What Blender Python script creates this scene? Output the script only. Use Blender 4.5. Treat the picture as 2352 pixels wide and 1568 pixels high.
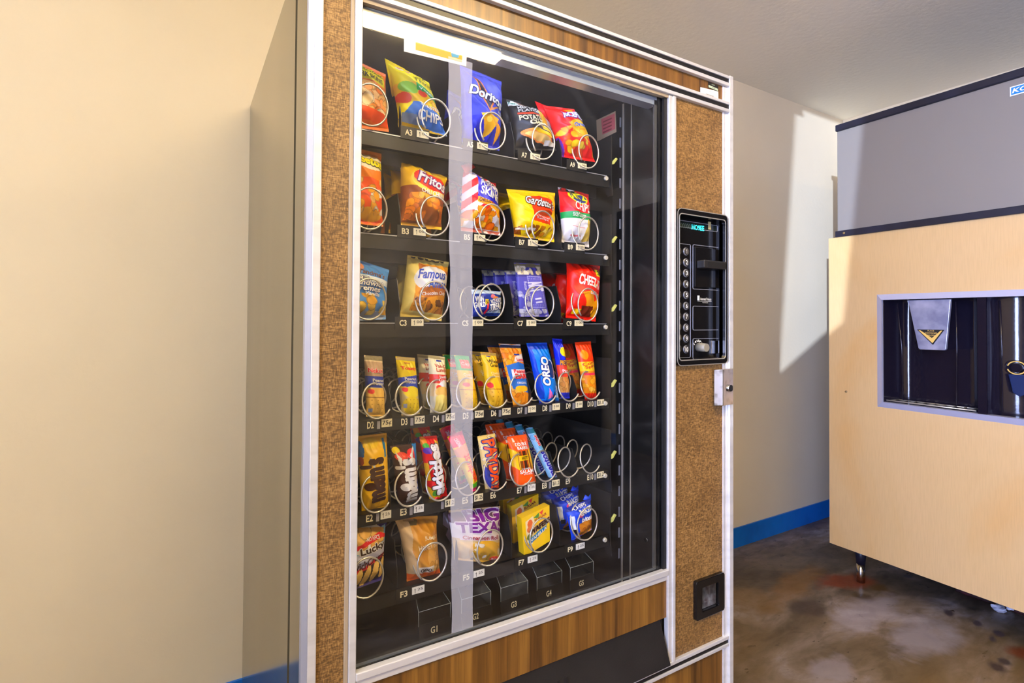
import bpy, bmesh, math, random
import numpy as np
from mathutils import Matrix, Vector
for o in list(bpy.data.objects): bpy.data.objects.remove(o)
SC = bpy.context.scene
COL = SC.collection
# ---------------------------------------------------------------- camera
F, YAW, PIT, ROL, PY0 = 1242.8, .5488, .016, .0063, 716.63
CAM = np.array([-.1694, -.9079, 1.1676])
_fw = np.array([math.sin(YAW)*math.cos(PIT), math.cos(YAW)*math.cos(PIT), math.sin(PIT)])
_rt = np.array([math.cos(YAW), -math.sin(YAW), 0.])
_up = np.cross(_rt, _fw)
_r2 = math.cos(ROL)*_rt + math.sin(ROL)*_up
_u2 = np.cross(_r2, _fw)
cd = bpy.data.cameras.new('camera'); cam = bpy.data.objects.new('camera', cd); COL.objects.link(cam)
cam.matrix_world = Matrix(((_r2[0], _u2[0], -_fw[0], CAM[0]), (_r2[1], _u2[1], -_fw[1], CAM[1]), (_r2[2], _u2[2], -_fw[2], CAM[2]), (0, 0, 0, 1)))
cd.sensor_width = 36; cd.lens = F/2352*36; cd.shift_y = -(784-PY0)/2352; cd.clip_start = .02
SC.camera = cam
SC.view_settings.view_transform = 'Standard'; SC.view_settings.look = 'None'
SC.view_settings.gamma = 1; SC.view_settings.use_curve_mapping = False
SC.view_settings.exposure = 1.03
def ray(x, y): return _fw + _r2*(x-1176)/F - _u2*(y-PY0)/F
def at(x, y, Y=0.):            # measured photo point -> place on the upright plane at depth Y
    d = ray(x, y); return CAM + d*(Y-CAM[1])/d[1]
def atX(x, y, X):
    d = ray(x, y); return CAM + d*(X-CAM[0])/d[0]
# ---------------------------------------------------------------- world and lights
w = bpy.data.worlds.new('world'); SC.world = w; w.use_nodes = True
w.node_tree.nodes['Background'].inputs[0].default_value = (.62, .75, 1, 1)
w.node_tree.nodes['Background'].inputs[1].default_value = .8
def light(name, kind, loc, direction, energy, color, **kw):
    l = bpy.data.lights.new(name, kind); l.energy = energy; l.color = color
    for k, v in kw.items(): setattr(l, k, v)
    o = bpy.data.objects.new(name, l); COL.objects.link(o); o.location = loc
    o.rotation_euler = Vector(direction).to_track_quat('-Z', 'Y').to_euler()
    return o
light('low_sun', 'SUN', (-4, -2, 2), (.8755, .4833, 0.0), 2.7, (.62, .74, 1.0), angle=math.radians(.3))
light('doorway_daylight', 'AREA', (-1.72, -1.75, 1.35), (1, .22, 0), 32, (.46, .56, 1.0), shape='RECTANGLE', size=1.2, size_y=2.0, spread=math.radians(80))
# ---------------------------------------------------------------- helpers
def lin(c):
    a = []
    for v in c[:3]:
        v = v/255.
        a.append(v/12.92 if v <= .04045 else ((v+.055)/1.055)**2.4)
    return (*a, 1)
def mat(name, c, rough=.5, metal=0., spec=.5, coat=0., noise=None, bump=None, emit=None):
    m = bpy.data.materials.new(name); m.use_nodes = True
    nt = m.node_tree; b = nt.nodes['Principled BSDF']
    b.inputs['Base Color'].default_value = lin(c); b.inputs['Roughness'].default_value = rough
    b.inputs['Metallic'].default_value = metal; b.inputs['Specular IOR Level'].default_value = spec
    b.inputs['Coat Weight'].default_value = coat
    if emit: b.inputs['Emission Color'].default_value = lin(emit[0]); b.inputs['Emission Strength'].default_value = emit[1]
    if noise:                          # (colour 2, scale xyz, detail, lo, hi)
        c2, sc, det, lo, hi = noise
        tc = nt.nodes.new('ShaderNodeTexCoord'); mp = nt.nodes.new('ShaderNodeMapping'); mp.inputs['Scale'].default_value = sc
        n = nt.nodes.new('ShaderNodeTexNoise'); n.inputs['Scale'].default_value = 1; n.inputs['Detail'].default_value = det
        r = nt.nodes.new('ShaderNodeValToRGB'); r.color_ramp.elements[0].position = lo; r.color_ramp.elements[1].position = hi
        r.color_ramp.elements[0].color = lin(c); r.color_ramp.elements[1].color = lin(c2)
        L = nt.links.new
        L(tc.outputs['Object'], mp.inputs[0]); L(mp.outputs[0], n.inputs['Vector']); L(n.outputs[0], r.inputs[0]); L(r.outputs[0], b.inputs['Base Color'])
    if bump:                           # (scale, strength)
        tc = nt.nodes.new('ShaderNodeTexCoord')
        n = nt.nodes.new('ShaderNodeTexNoise'); n.inputs['Scale'].default_value = bump[0]; n.inputs['Detail'].default_value = 3
        bp = nt.nodes.new('ShaderNodeBump'); bp.inputs['Strength'].default_value = bump[1]; bp.inputs['Distance'].default_value = .002
        nt.links.new(tc.outputs['Object'], n.inputs['Vector']); nt.links.new(n.outputs[0], bp.inputs['Height']); nt.links.new(bp.outputs[0], b.inputs['Normal'])
    return m
def tag(o, label=None, cat=None, group=None, kind=None):
    if label: o['label'] = label
    if cat: o['category'] = cat
    if group: o['group'] = group
    if kind: o['kind'] = kind
    return o
def empty(name, loc=(0, 0, 0), rz=0, label=None, cat=None, group=None):
    o = bpy.data.objects.new(name, None); COL.objects.link(o); o.location = loc; o.rotation_euler = (0, 0, rz)
    o.empty_display_size = .05
    return tag(o, label, cat, group)
class MB:
    def __init__(s): s.v = []; s.f = []; s.m = []; s.mi = 0; s.sm = []; s.smooth = False
    def add(s, vs, fs):
        n = len(s.v); s.v += [tuple(map(float, p)) for p in vs]
        for f in fs: s.f.append([i+n for i in f]); s.m.append(s.mi); s.sm.append(s.smooth)
        return s
    def box(s, x0, x1, y0, y1, z0, z1):
        return s.add([(x0, y0, z0), (x1, y0, z0), (x1, y1, z0), (x0, y1, z0), (x0, y0, z1), (x1, y0, z1), (x1, y1, z1), (x0, y1, z1)],
                     [(0, 3, 2, 1), (4, 5, 6, 7), (0, 1, 5, 4), (1, 2, 6, 5), (2, 3, 7, 6), (3, 0, 4, 7)])
    def prism(s, pts, d, axis='y'):    # outline points (3-D) extruded by the vector d
        n = len(pts); d = np.array(d)
        vs = [np.array(p) for p in pts]+[np.array(p)+d for p in pts]
        return s.add(vs, [tuple(range(n))[::-1], tuple(range(n, 2*n))]+[(i, (i+1) % n, (i+1) % n+n, i+n) for i in range(n)])
    def cyl(s, p, d, r, r2=None, seg=20, cap=True):
        p = np.array(p, float); d = np.array(d, float); r2 = r if r2 is None else r2
        a = np.cross(d, (0, 0, 1.) if abs(d[2]) < .9*np.linalg.norm(d) else (1., 0, 0)); a /= np.linalg.norm(a)
        b = np.cross(d, a); b /= np.linalg.norm(b)
        vs = []
        for q, rr in ((p, r), (p+d, r2)):
            for k in range(seg):
                t = 2*math.pi*k/seg; vs.append(q+rr*(math.cos(t)*a+math.sin(t)*b))
        fs = [(k, k+seg, (k+1) % seg+seg, (k+1) % seg) for k in range(seg)]
        sm = s.smooth; s.smooth = True; s.add(vs, fs); s.smooth = False
        if cap:
            n = len(s.v)-2*seg
            s.f += [[n+k for k in range(seg)], [n+seg+k for k in range(seg)][::-1]]; s.m += [s.mi]*2; s.sm += [False]*2
        s.smooth = sm
        return s
    def tube(s, pts, r, seg=8):
        pts = np.array(pts, float); n = len(pts)
        t = np.gradient(pts, axis=0); t /= np.linalg.norm(t, axis=1)[:, None]
        a = np.cross(t[0], (0, 0, 1.)); 
        if np.linalg.norm(a) < .1: a = np.cross(t[0], (1., 0, 0))
        a /= np.linalg.norm(a); vs = []
        for i in range(n):
            a = a-t[i]*(a@t[i]); a /= np.linalg.norm(a); b = np.cross(t[i], a)
            for k in range(seg):
                th = 2*math.pi*k/seg; vs.append(pts[i]+r*(math.cos(th)*a+math.sin(th)*b))
        fs = [(i*seg+k, i*seg+(k+1) % seg, (i+1)*seg+(k+1) % seg, (i+1)*seg+k) for i in range(n-1) for k in range(seg)]
        fs += [tuple(range(seg))[::-1], tuple((n-1)*seg+k for k in range(seg))]
        sm = s.smooth; s.smooth = True; s.add(vs, fs); s.smooth = sm
        return s
    def build(s, name, mats, parent=None, bevel=0, loc=None):
        me = bpy.data.meshes.new(name); me.from_pydata(s.v, [], s.f); 
        for m in (mats if isinstance(mats, (list, tuple)) else [mats]): me.materials.append(m)
        me.polygons.foreach_set('material_index', s.m); me.polygons.foreach_set('use_smooth', s.sm)
        bm = bmesh.new(); bm.from_mesh(me); bmesh.ops.recalc_face_normals(bm, faces=bm.faces); bm.to_mesh(me); bm.free()
        o = bpy.data.objects.new(name, me); COL.objects.link(o)
        if parent: o.parent = parent
        if loc is not None: o.location = loc
        if bevel:
            b = o.modifiers.new('bevel', 'BEVEL'); b.width = bevel; b.segments = 2; b.limit_method = 'ANGLE'
        return o
def rrect(x0, x1, z0, z1, r, y, n=5):
    p = []
    for cx, cz, a0 in ((x1-r, z1-r, 0), (x0+r, z1-r, 90), (x0+r, z0+r, 180), (x1-r, z0+r, 270)):
        for k in range(n+1):
            a = math.radians(a0+90*k/n); p.append((cx+r*math.cos(a), y, cz+r*math.sin(a)))
    return p
def ring(mb, outer, inner, d):        # frame between two outlines of equal length, extruded by d
    n = len(outer); d = np.array(d)
    vs = [np.array(p) for p in outer]+[np.array(p) for p in inner]+[np.array(p)+d for p in outer]+[np.array(p)+d for p in inner]
    fs = []
    for i in range(n):
        j = (i+1) % n
        fs += [(i, j, j+n, i+n), (i+2*n, i+3*n, j+3*n, j+2*n), (i, i+2*n, j+2*n, j), (i+n, j+n, j+3*n, i+3*n)]
    return mb.add(vs, fs)
_tc = {}
def glyphs(txt, bold=0., shear=0., spacing=1.):  # filled flat lettering, normalised to a unit box centred on 0
    k = (txt, bold, shear, spacing)
    if k in _tc: return _tc[k]
    cu = bpy.data.curves.new('t', 'FONT'); cu.body = txt; cu.resolution_u = 3; cu.offset = bold; cu.shear = shear; cu.space_character = spacing
    cu.align_x = 'CENTER'; cu.space_line = .8
    ob = bpy.data.objects.new('t', cu); me = bpy.data.meshes.new_from_object(ob)
    v = np.array([tuple(p.co)[:2] for p in me.vertices]).reshape(-1, 2); fs = [tuple(p.vertices) for p in me.polygons]
    bpy.data.objects.remove(ob); bpy.data.curves.remove(cu); bpy.data.meshes.remove(me)
    _tc[k] = (v, fs); return _tc[k]
def norm_glyphs(txt, bold=0., shear=0., spacing=1.):
    v, f = glyphs(txt, bold, shear, spacing); v0 = glyphs(txt, 0., shear, spacing)[0] if bold else v
    lo = v0.min(0); hi = v0.max(0); return (v-(lo+hi)/2)/(hi-lo), f
def text_on(mb, txt, c, ex, ez, w_, h_, rot=0, off=.0006, bold=.0, shear=0., spacing=1.):
    if txt == '1':                   # a one with its flag
        c = np.array(c, float); n_ = np.cross(ex, ez); w1 = h_*.30
        pts = [(-.02, -.5), (.28, -.5), (.28, .5), (.02, .5), (-.45, .28), (-.45, .10), (-.02, .26)]
        mb.add([c+n_*off+np.array(ex)*a_*w1+np.array(ez)*b_*h_ for a_, b_ in pts], [(0, 1, 2, 3, 6), (3, 4, 5, 6)]); return mb
    """flat lettering centred at c, ex / ez unit directions of the surface"""
    v, f = norm_glyphs(txt, bold, shear, spacing); c = np.array(c, float); ex = np.array(ex, float); ez = np.array(ez, float)
    nrm = np.cross(ex, ez); a = math.radians(rot)
    x = v[:, 0]*w_; y = v[:, 1]*h_; X = x*math.cos(a)-y*math.sin(a); Z = x*math.sin(a)+y*math.cos(a)
    P = c+nrm*off+X[:, None]*ex+Z[:, None]*ez
    mb.add(P, f); return mb
# ---------------------------------------------------------------- materials
def wall_mat(name, c):
    return mat(name, c, .75, spec=.25, noise=(tuple(int(v*.95) for v in c), (1.3, 1.3, 1.3), 3, .35, .75), bump=(60, .25))
M = dict(
    wall=wall_mat('cream_wall_paint', (237, 223, 194)),
    ceil=mat('ceiling_paint', (252, 246, 228), .85, spec=.2, bump=(45, .5)),
    blue=mat('blue_gloss_paint', (8, 116, 214), .35, noise=((6, 92, 184), (6, 6, 6), 4, .4, .7), bump=(25, .4)),
    alu=mat('white_aluminium', (226, 224, 220), .32, metal=.35, noise=((205, 203, 198), (3, 3, 40), 3, .45, .8)),
    alud=mat('grey_aluminium', (186, 188, 196), .35, metal=.6),
    black=mat('black_inlay', (22, 20, 20), .35),
    rubber=mat('black_rubber', (14, 13, 13), .55),
    tan=mat('tan_edge', (164, 146, 118), .5),
    liner=mat('black_interior_enamel', (13, 12, 11), .42, noise=((18, 16, 13), (5, 5, 5), 3, .4, .7)),
    tray=mat('black_tray_steel', (30, 29, 27), .38),
    steel=mat('coil_steel', (222, 216, 200), .3, metal=.7),
    chrome=mat('chrome', (205, 203, 200), .18, metal=1., noise=((150, 145, 140), (60, 60, 60), 3, .5, .75)),
    white=mat('white_print', (238, 236, 226), .6),
    cream=mat('cream_print', (236, 226, 186), .6),
    ink=mat('black_ink', (18, 17, 17), .6),
    keyblk=mat('keypad_black', (18, 16, 15), .2, coat=.12),
    flap=mat('black_flap_plastic', (30, 29, 29), .42, noise=((40, 38, 37), (9, 9, 9), 5, .4, .7), bump=(300, .15)),
    lime=mat('yellow_lever_plastic', (206, 208, 110), .4),
    clip=mat('cream_clip_plastic', (214, 208, 186), .4),
    edge=mat('painted_lit_edge', (150, 156, 150), .3),
    grey=mat('grey_knob_plastic', (140, 134, 116), .4),
    red=mat('red_print', (196, 40, 60), .6),
    orange=mat('orange_print', (250, 176, 30), .6),
    cyan=mat('cup_blue_print', (60, 160, 200), .6),
    gold=mat('gold_print', (226, 186, 96), .5),
    cyanled=mat('display_cyan', (40, 210, 220), .5, emit=((40, 215, 225), 1.6)),
    dimled=mat('display_dim', (70, 84, 78), .4),
    navy=mat('navy_black_trim', (24, 25, 38), .4, noise=((34, 36, 54), (8, 8, 8), 4, .4, .7)),
    icegrey=mat('grey_ice_maker_panel', (136, 131, 126), .42, metal=.15),
    icebin=mat('black_recess_plastic', (24, 20, 32), .16, coat=.3, bump=(40, .25)),
    dark=mat('dark_gap', (8, 8, 8), .7),
    darkpanel=mat('near_black_panel', (12, 10, 9), .6),
)
def wood_mat(name, c1, c2, c3, rough=.32, coat=.4, sx=26., sz=.9, fx=310., fk=.35):
    m = bpy.data.materials.new(name); m.use_nodes = True; nt = m.node_tree; b = nt.nodes['Principled BSDF']; L = nt.links.new
    tc = nt.nodes.new('ShaderNodeTexCoord'); mp = nt.nodes.new('ShaderNodeMapping'); mp.inputs['Scale'].default_value = (sx, sx, sz)
    n = nt.nodes.new('ShaderNodeTexNoise'); n.inputs['Scale'].default_value = 1; n.inputs['Detail'].default_value = 5; n.inputs['Distortion'].default_value = .8
    mp2 = nt.nodes.new('ShaderNodeMapping'); mp2.inputs['Scale'].default_value = (fx, fx, 14)
    n2 = nt.nodes.new('ShaderNodeTexNoise'); n2.inputs['Scale'].default_value = 1; n2.inputs['Detail'].default_value = 2
    r = nt.nodes.new('ShaderNodeValToRGB'); e = r.color_ramp.elements
    e[0].position = .3; e[0].color = lin(c1); e[1].position = .72; e[1].color = lin(c3); k = e.new(.5); k.color = lin(c2)
    mx = nt.nodes.new('ShaderNodeMix'); mx.data_type = 'RGBA'; mx.blend_type = 'MULTIPLY'; mx.inputs[0].default_value = fk
    r2 = nt.nodes.new('ShaderNodeValToRGB'); r2.color_ramp.elements[0].position = .35; r2.color_ramp.elements[1].position = .6; r2.color_ramp.elements[0].color = (.45, .4, .35, 1)
    L(tc.outputs['Object'], mp.inputs[0]); L(mp.outputs[0], n.inputs['Vector']); L(n.outputs[0], r.inputs[0])
    L(tc.outputs['Object'], mp2.inputs[0]); L(mp2.outputs[0], n2.inputs['Vector']); L(n2.outputs[0], r2.inputs[0])
    L(r.outputs[0], mx.inputs[6]); L(r2.outputs[0], mx.inputs[7]); L(mx.outputs[2], b.inputs['Base Color'])
    b.inputs['Roughness'].default_value = rough; b.inputs['Coat Weight'].default_value = coat; b.inputs['Coat Roughness'].default_value = .25
    return m
M['wood'] = wood_mat('walnut_laminate', (78, 48, 14), (120, 80, 27), (150, 106, 40), sx=44., fx=420.)
M['maple'] = wood_mat('maple_laminate', (214, 181, 130), (212, 178, 124), (208, 156, 82), rough=.45, coat=.15, sx=1.5, sz=1.2, fx=240., fk=.10)
def fabric_mat():
    m = bpy.data.materials.new('woven_brown_vinyl'); m.use_nodes = True; nt = m.node_tree; b = nt.nodes['Principled BSDF']; L = nt.links.new
    tc = nt.nodes.new('ShaderNodeTexCoord')
    def wave(sc, axis):
        mp = nt.nodes.new('ShaderNodeMapping'); mp.inputs['Scale'].default_value = sc
        n = nt.nodes.new('ShaderNodeTexNoise'); n.inputs['Scale'].default_value = 1; n.inputs['Detail'].default_value = 3
        L(tc.outputs['Object'], mp.inputs[0]); L(mp.outputs[0], n.inputs['Vector']); return n
    a = wave((110, 110, 640), 0); c = wave((560, 560, 130), 0); g = wave((12, 12, 12), 0)
    mx = nt.nodes.new('ShaderNodeMath'); mx.operation = 'ADD'; L(a.outputs[0], mx.inputs[0]); L(c.outputs[0], mx.inputs[1])
    m2 = nt.nodes.new('ShaderNodeMath'); m2.operation = 'MULTIPLY_ADD'; L(g.outputs[0], m2.inputs[0]); m2.inputs[1].default_value = .35; L(mx.outputs[0], m2.inputs[2])
    r = nt.nodes.new('ShaderNodeValToRGB'); e = r.color_ramp.elements
    m3 = nt.nodes.new('ShaderNodeMath'); m3.operation = 'MULTIPLY'; m3.inputs[1].default_value = .5; L(m2.outputs[0], m3.inputs[0])
    e[0].position = .48; e[0].color = lin((92, 66, 32)); e[1].position = .72; e[1].color = lin((170, 132, 76)); k = e.new(.59); k.color = lin((130, 95, 48))
    L(m3.outputs[0], r.inputs[0]); L(r.outputs[0], b.inputs['Base Color'])
    bp = nt.nodes.new('ShaderNodeBump'); bp.inputs['Strength'].default_value = .6; bp.inputs['Distance'].default_value = .001
    L(mx.outputs[0], bp.inputs['Height']); L(bp.outputs[0], b.inputs['Normal']); b.inputs['Roughness'].default_value = .5
    return m
M['fabric'] = fabric_mat()
def side_mat():
    m = mat('brushed_olive_enamel', (106, 95, 64), .16, metal=.55, noise=((136, 123, 92), (30, 9, .8), 4, .3, .75))
    return m
M['side'] = side_mat()
def floor_mat():
    m = bpy.data.materials.new('stained_concrete'); m.use_nodes = True; nt = m.node_tree; b = nt.nodes['Principled BSDF']; L = nt.links.new
    tc = nt.nodes.new('ShaderNodeTexCoord')
    def nz(sc, det, dist=0., rz=0, loc=(0, 0, 0)):
        mp = nt.nodes.new('ShaderNodeMapping'); mp.inputs['Scale'].default_value = sc; mp.inputs['Rotation'].default_value = (0, 0, rz); mp.inputs['Location'].default_value = loc
        n = nt.nodes.new('ShaderNodeTexNoise'); n.inputs['Scale'].default_value = 1; n.inputs['Detail'].default_value = det; n.inputs['Distortion'].default_value = dist; n.inputs['Roughness'].default_value = .62
        L(tc.outputs['Object'], mp.inputs[0]); L(mp.outputs[0], n.inputs['Vector']); return n.outputs[0]
    def ramp(src, stops):
        r = nt.nodes.new('ShaderNodeValToRGB'); e = r.color_ramp.elements
        e[0].position = stops[0][0]; e[0].color = stops[0][1]; e[1].position = stops[-1][0]; e[1].color = stops[-1][1]
        for p, c in stops[1:-1]: k = e.new(p); k.color = c
        L(src, r.inputs[0]); return r.outputs[0]
    def mix(a, b_, f, mode='MIX'):
        x = nt.nodes.new('ShaderNodeMix'); x.data_type = 'RGBA'; x.blend_type = mode
        if isinstance(f, float): x.inputs[0].default_value = f
        else: L(f, x.inputs[0])
        for s, v in ((6, a), (7, b_)):
            if isinstance(v, tuple): x.inputs[s].default_value = v
            else: L(v, x.inputs[s])
        return x.outputs[2]
    base = ramp(nz((1.7, 3.4, 1), 9, .6, .5), [(.34, lin((74, 63, 50))), (.47, lin((104, 91, 75))), (.56, lin((130, 117, 106))), (.68, lin((172, 165, 172)))])
    fine = ramp(nz((9, 20, 1), 7, 1., .4), [(.36, (.35, .33, .3, 1)), (.55, (1, 1, 1, 1))])
    c = mix(base, fine, .6, 'MULTIPLY')
    spots = ramp(nz((14, 26, 1), 3, .3, .45, (3, 7, 0)), [(.665, (0, 0, 0, 1)), (.70, (1, 1, 1, 1))])
    c = mix(c, lin((38, 28, 22)), spots)
    olive = ramp(nz((.9, .9, 1), 2, 0, 0, (5, 1, 0)), [(.42, (0, 0, 0, 1)), (.62, (.55, .55, .55, 1))])
    c = mix(c, lin((120, 94, 44)), olive)
    def blot(cx, cy, rx, ry, rz, col, c, k=1.):
        mp = nt.nodes.new('ShaderNodeMapping'); mp.vector_type = 'TEXTURE'; mp.inputs['Location'].default_value = (cx, cy, 0); mp.inputs['Rotation'].default_value = (0, 0, rz); mp.inputs['Scale'].default_value = (rx, ry, 1)
        L(tc.outputs['Object'], mp.inputs[0])
        ln = nt.nodes.new('ShaderNodeVectorMath'); ln.operation = 'LENGTH'; L(mp.outputs[0], ln.inputs[0])
        ad = nt.nodes.new('ShaderNodeMath'); ad.operation = 'MULTIPLY_ADD'; L(nz((7, 7, 1), 5, .4, 0, (cx*9, cy*7, 0)), ad.inputs[0]); ad.inputs[1].default_value = 2.0; L(ln.outputs['Value'], ad.inputs[2])
        sc_ = nt.nodes.new('ShaderNodeMapRange'); sc_.inputs[1].default_value = 1.5; sc_.inputs[2].default_value = 2.05; L(ad.outputs[0], sc_.inputs[0]); f = ramp(sc_.outputs[0], [(.0, (k, k, k, 1)), (1.0, (0, 0, 0, 1))]); return mix(c, lin(col), f)
    for a in STAINS: c = blot(*a[:6], c, a[6])
    L(c, b.inputs['Base Color'])
    rr = ramp(nz((3, 5, 1), 5), [(.35, (.28, .28, .28, 1)), (.7, (.6, .6, .6, 1))]); L(rr, b.inputs['Roughness'])
    bp = nt.nodes.new('ShaderNodeBump'); bp.inputs['Strength'].default_value = .35; bp.inputs['Distance'].default_value = .004; L(nz((22, 22, 1), 6), bp.inputs['Height']); L(bp.outputs[0], b.inputs['Normal'])
    return m
def onfl(x, y): d = ray(x, y); return CAM+d*(-CAM[2]/d[2])
STAINS = []
for (px, py, rx, ry, rz, col, k) in [(1945, 1335, .17, .075, -.35, (118, 52, 20), .95), (1830, 1345, .30, .07, .2, (128, 92, 40), .6), (1720, 1375, .14, .12, 0, (112, 84, 34), .6),
        (1855, 1395, .10, .07, 0, (60, 44, 38), .7), (1990, 1372, .06, .045, 0, (70, 52, 24), .9), (2018, 1350, .045, .03, 0, (78, 56, 20), .9), (2050, 1362, .04, .03, 0, (76, 54, 22), .85),
        (2180, 1408, .035, .02, .3, (72, 60, 62), .9), (2245, 1431, .035, .016, .3, (74, 62, 66), .9), (2295, 1455, .03, .018, .3, (70, 60, 66), .9), (2280, 1467, .03, .014, .3, (70, 60, 66), .9),
        (2290, 1532, .05, .03, .4, (62, 48, 46), .9), (2310, 1520, .03, .02, .4, (66, 54, 52), .9), (2350, 1500, .06, .05, 0, (112, 56, 30), .9),
        (1990, 1405, .28, .09, .1, (170, 166, 182), .45), (2120, 1460, .22, .10, .1, (168, 164, 178), .5), (1905, 1535, .12, .06, 0, (158, 150, 160), .5), (2085, 1322, .03, .02, 0, (66, 60, 66), .9)]:
    p = onfl(px, py); STAINS.append((p[0], p[1], rx, ry, rz, col, k))
M['floor'] = floor_mat()
def glass_mat(name, tint=(1, 1, 1), ior=1.5, haze=.0, fres=1.):
    m = bpy.data.materials.new(name); m.use_nodes = True; nt = m.node_tree; nt.nodes.clear(); L = nt.links.new
    out = nt.nodes.new('ShaderNodeOutputMaterial'); tr = nt.nodes.new('ShaderNodeBsdfTransparent'); gl = nt.nodes.new('ShaderNodeBsdfGlossy'); df = nt.nodes.new('ShaderNodeBsdfDiffuse')
    fr = nt.nodes.new('ShaderNodeFresnel'); ge = nt.nodes.new('ShaderNodeNewGeometry'); mr = nt.nodes.new('ShaderNodeMapRange'); mr.inputs[3].default_value = ior; mr.inputs[4].default_value = 1/ior; L(ge.outputs['Backfacing'], mr.inputs[0]); L(mr.outputs[0], fr.inputs[0]); gl.inputs['Roughness'].default_value = .02; df.inputs[0].default_value = (.8, .85, .9, 1)
    tr.inputs[0].default_value = (*tint, 1)
    mx = nt.nodes.new('ShaderNodeMixShader'); L(fr.outputs[0], mx.inputs[0]); L(tr.outputs[0], mx.inputs[1]); L(gl.outputs[0], mx.inputs[2])
    if haze:
        tc = nt.nodes.new('ShaderNodeTexCoord'); n = nt.nodes.new('ShaderNodeTexNoise'); n.inputs['Scale'].default_value = 7; n.inputs['Detail'].default_value = 6; n.inputs['Distortion'].default_value = 1.5
        r = nt.nodes.new('ShaderNodeValToRGB'); r.color_ramp.elements[0].position = .5; r.color_ramp.elements[0].color = (haze*.25,)*3+(1,); r.color_ramp.elements[1].position = .8; r.color_ramp.elements[1].color = (haze*3,)*3+(1,)
        m2 = nt.nodes.new('ShaderNodeMixShader'); L(tc.outputs['Object'], n.inputs['Vector']); L(n.outputs[0], r.inputs[0]); L(r.outputs[0], m2.inputs[0]); L(mx.outputs[0], m2.inputs[1]); L(df.outputs[0], m2.inputs[2]); L(m2.outputs[0], out.inputs[0])
    else: L(mx.outputs[0], out.inputs[0])
    return m
M['glass'] = glass_mat('window_glass', haze=.005)
M['clear'] = glass_mat('clear_plastic', (.82, .86, .84), 1.45, haze=.025)
def pale_strip_mat():
    m = bpy.data.materials.new('pale_translucent'); m.use_nodes = True; nt = m.node_tree; nt.nodes.clear(); L = nt.links.new
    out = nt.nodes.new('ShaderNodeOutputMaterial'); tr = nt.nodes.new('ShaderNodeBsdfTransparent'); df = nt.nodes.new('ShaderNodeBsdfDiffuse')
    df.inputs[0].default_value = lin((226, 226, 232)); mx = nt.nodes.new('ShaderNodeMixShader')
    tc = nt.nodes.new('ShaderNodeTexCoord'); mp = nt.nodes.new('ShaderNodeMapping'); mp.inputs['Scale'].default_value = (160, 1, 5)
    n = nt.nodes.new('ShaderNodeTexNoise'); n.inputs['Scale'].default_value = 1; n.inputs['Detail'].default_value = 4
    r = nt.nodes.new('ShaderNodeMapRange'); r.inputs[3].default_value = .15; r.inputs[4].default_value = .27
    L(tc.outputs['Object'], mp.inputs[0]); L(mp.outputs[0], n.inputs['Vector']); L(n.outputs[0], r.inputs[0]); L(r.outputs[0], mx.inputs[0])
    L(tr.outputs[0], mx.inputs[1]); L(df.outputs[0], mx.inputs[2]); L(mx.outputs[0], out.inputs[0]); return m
M['palestrip'] = pale_strip_mat()
def print_mat(name, rough=.3, coat=.0, spec=.5):
    m = bpy.data.materials.new(name); m.use_nodes = True; nt = m.node_tree; b = nt.nodes['Principled BSDF']
    a = nt.nodes.new('ShaderNodeAttribute'); a.attribute_name = 'print'; nt.links.new(a.outputs['Color'], b.inputs['Base Color'])
    b.inputs['Roughness'].default_value = rough; b.inputs['Coat Weight'].default_value = coat; b.inputs['Specular IOR Level'].default_value = spec
    return m
M['foil'] = print_mat('printed_foil', .34, .0, .35)
M['card'] = print_mat('printed_card', .5)
# ---------------------------------------------------------------- the room
XL, XR, YB, YF, H = -1.6, 3.363, .896, -3.0, 2.44
def struct(name, mb, m): o = mb.build(name, m); o['kind'] = 'structure'; return o
struct('floor', MB().box(XL-3, XR+.1, YF-.1, YB+.1, -.1, 0), M['floor'])
struct('ceiling', MB().box(XL-.12, XR+.1, YF-.1, YB+.1, H, H+.1), M['ceil'])
struct('wall_back', MB().box(XL-.1, XR+.1, YB, YB+.1, 0, H), M['wall'])
struct('wall_right', MB().box(XR, XR+.1, YF, YB, 0, H), M['wall'])
struct('wall_front', MB().box(XL-.1, XR+.1, YF-.1, YF, 0, H), M['wall'])
DY0, DY1 = -2.4, -1.10          # open doorway in the left wall
wl = MB().box(XL-.1, XL, YF, DY0, 0, H).box(XL-.1, XL, DY1, YB, 0, H).box(XL-.1, XL, DY0, DY1, 2.41, H)
struct('wall_left', wl, M['wall'])
struct('dark_panel_1', MB().box(1.62, 3.2, YF, YF+.04, 0, 2.2).box(1.70, 2.38, YF+.04, YF+.05, .15, 2.05).box(2.44, 3.12, YF+.04, YF+.05, .15, 2.05), M['darkpanel'])  # unseen dark panel, added so the right of the glass mirrors black
struct('dark_panel_2', MB().box(XR-.04, XR, -2.9, -1.25, 0, 2.2), M['darkpanel'])  # further unseen panel added to darken the window reflection
struct('baseboard_back', MB().box(XL, XR, YB-.008, YB, 0, .101), M['blue'])
struct('baseboard_right', MB().box(XR-.008, XR, YF, YB-.008, 0, .101), M['blue'])
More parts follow.
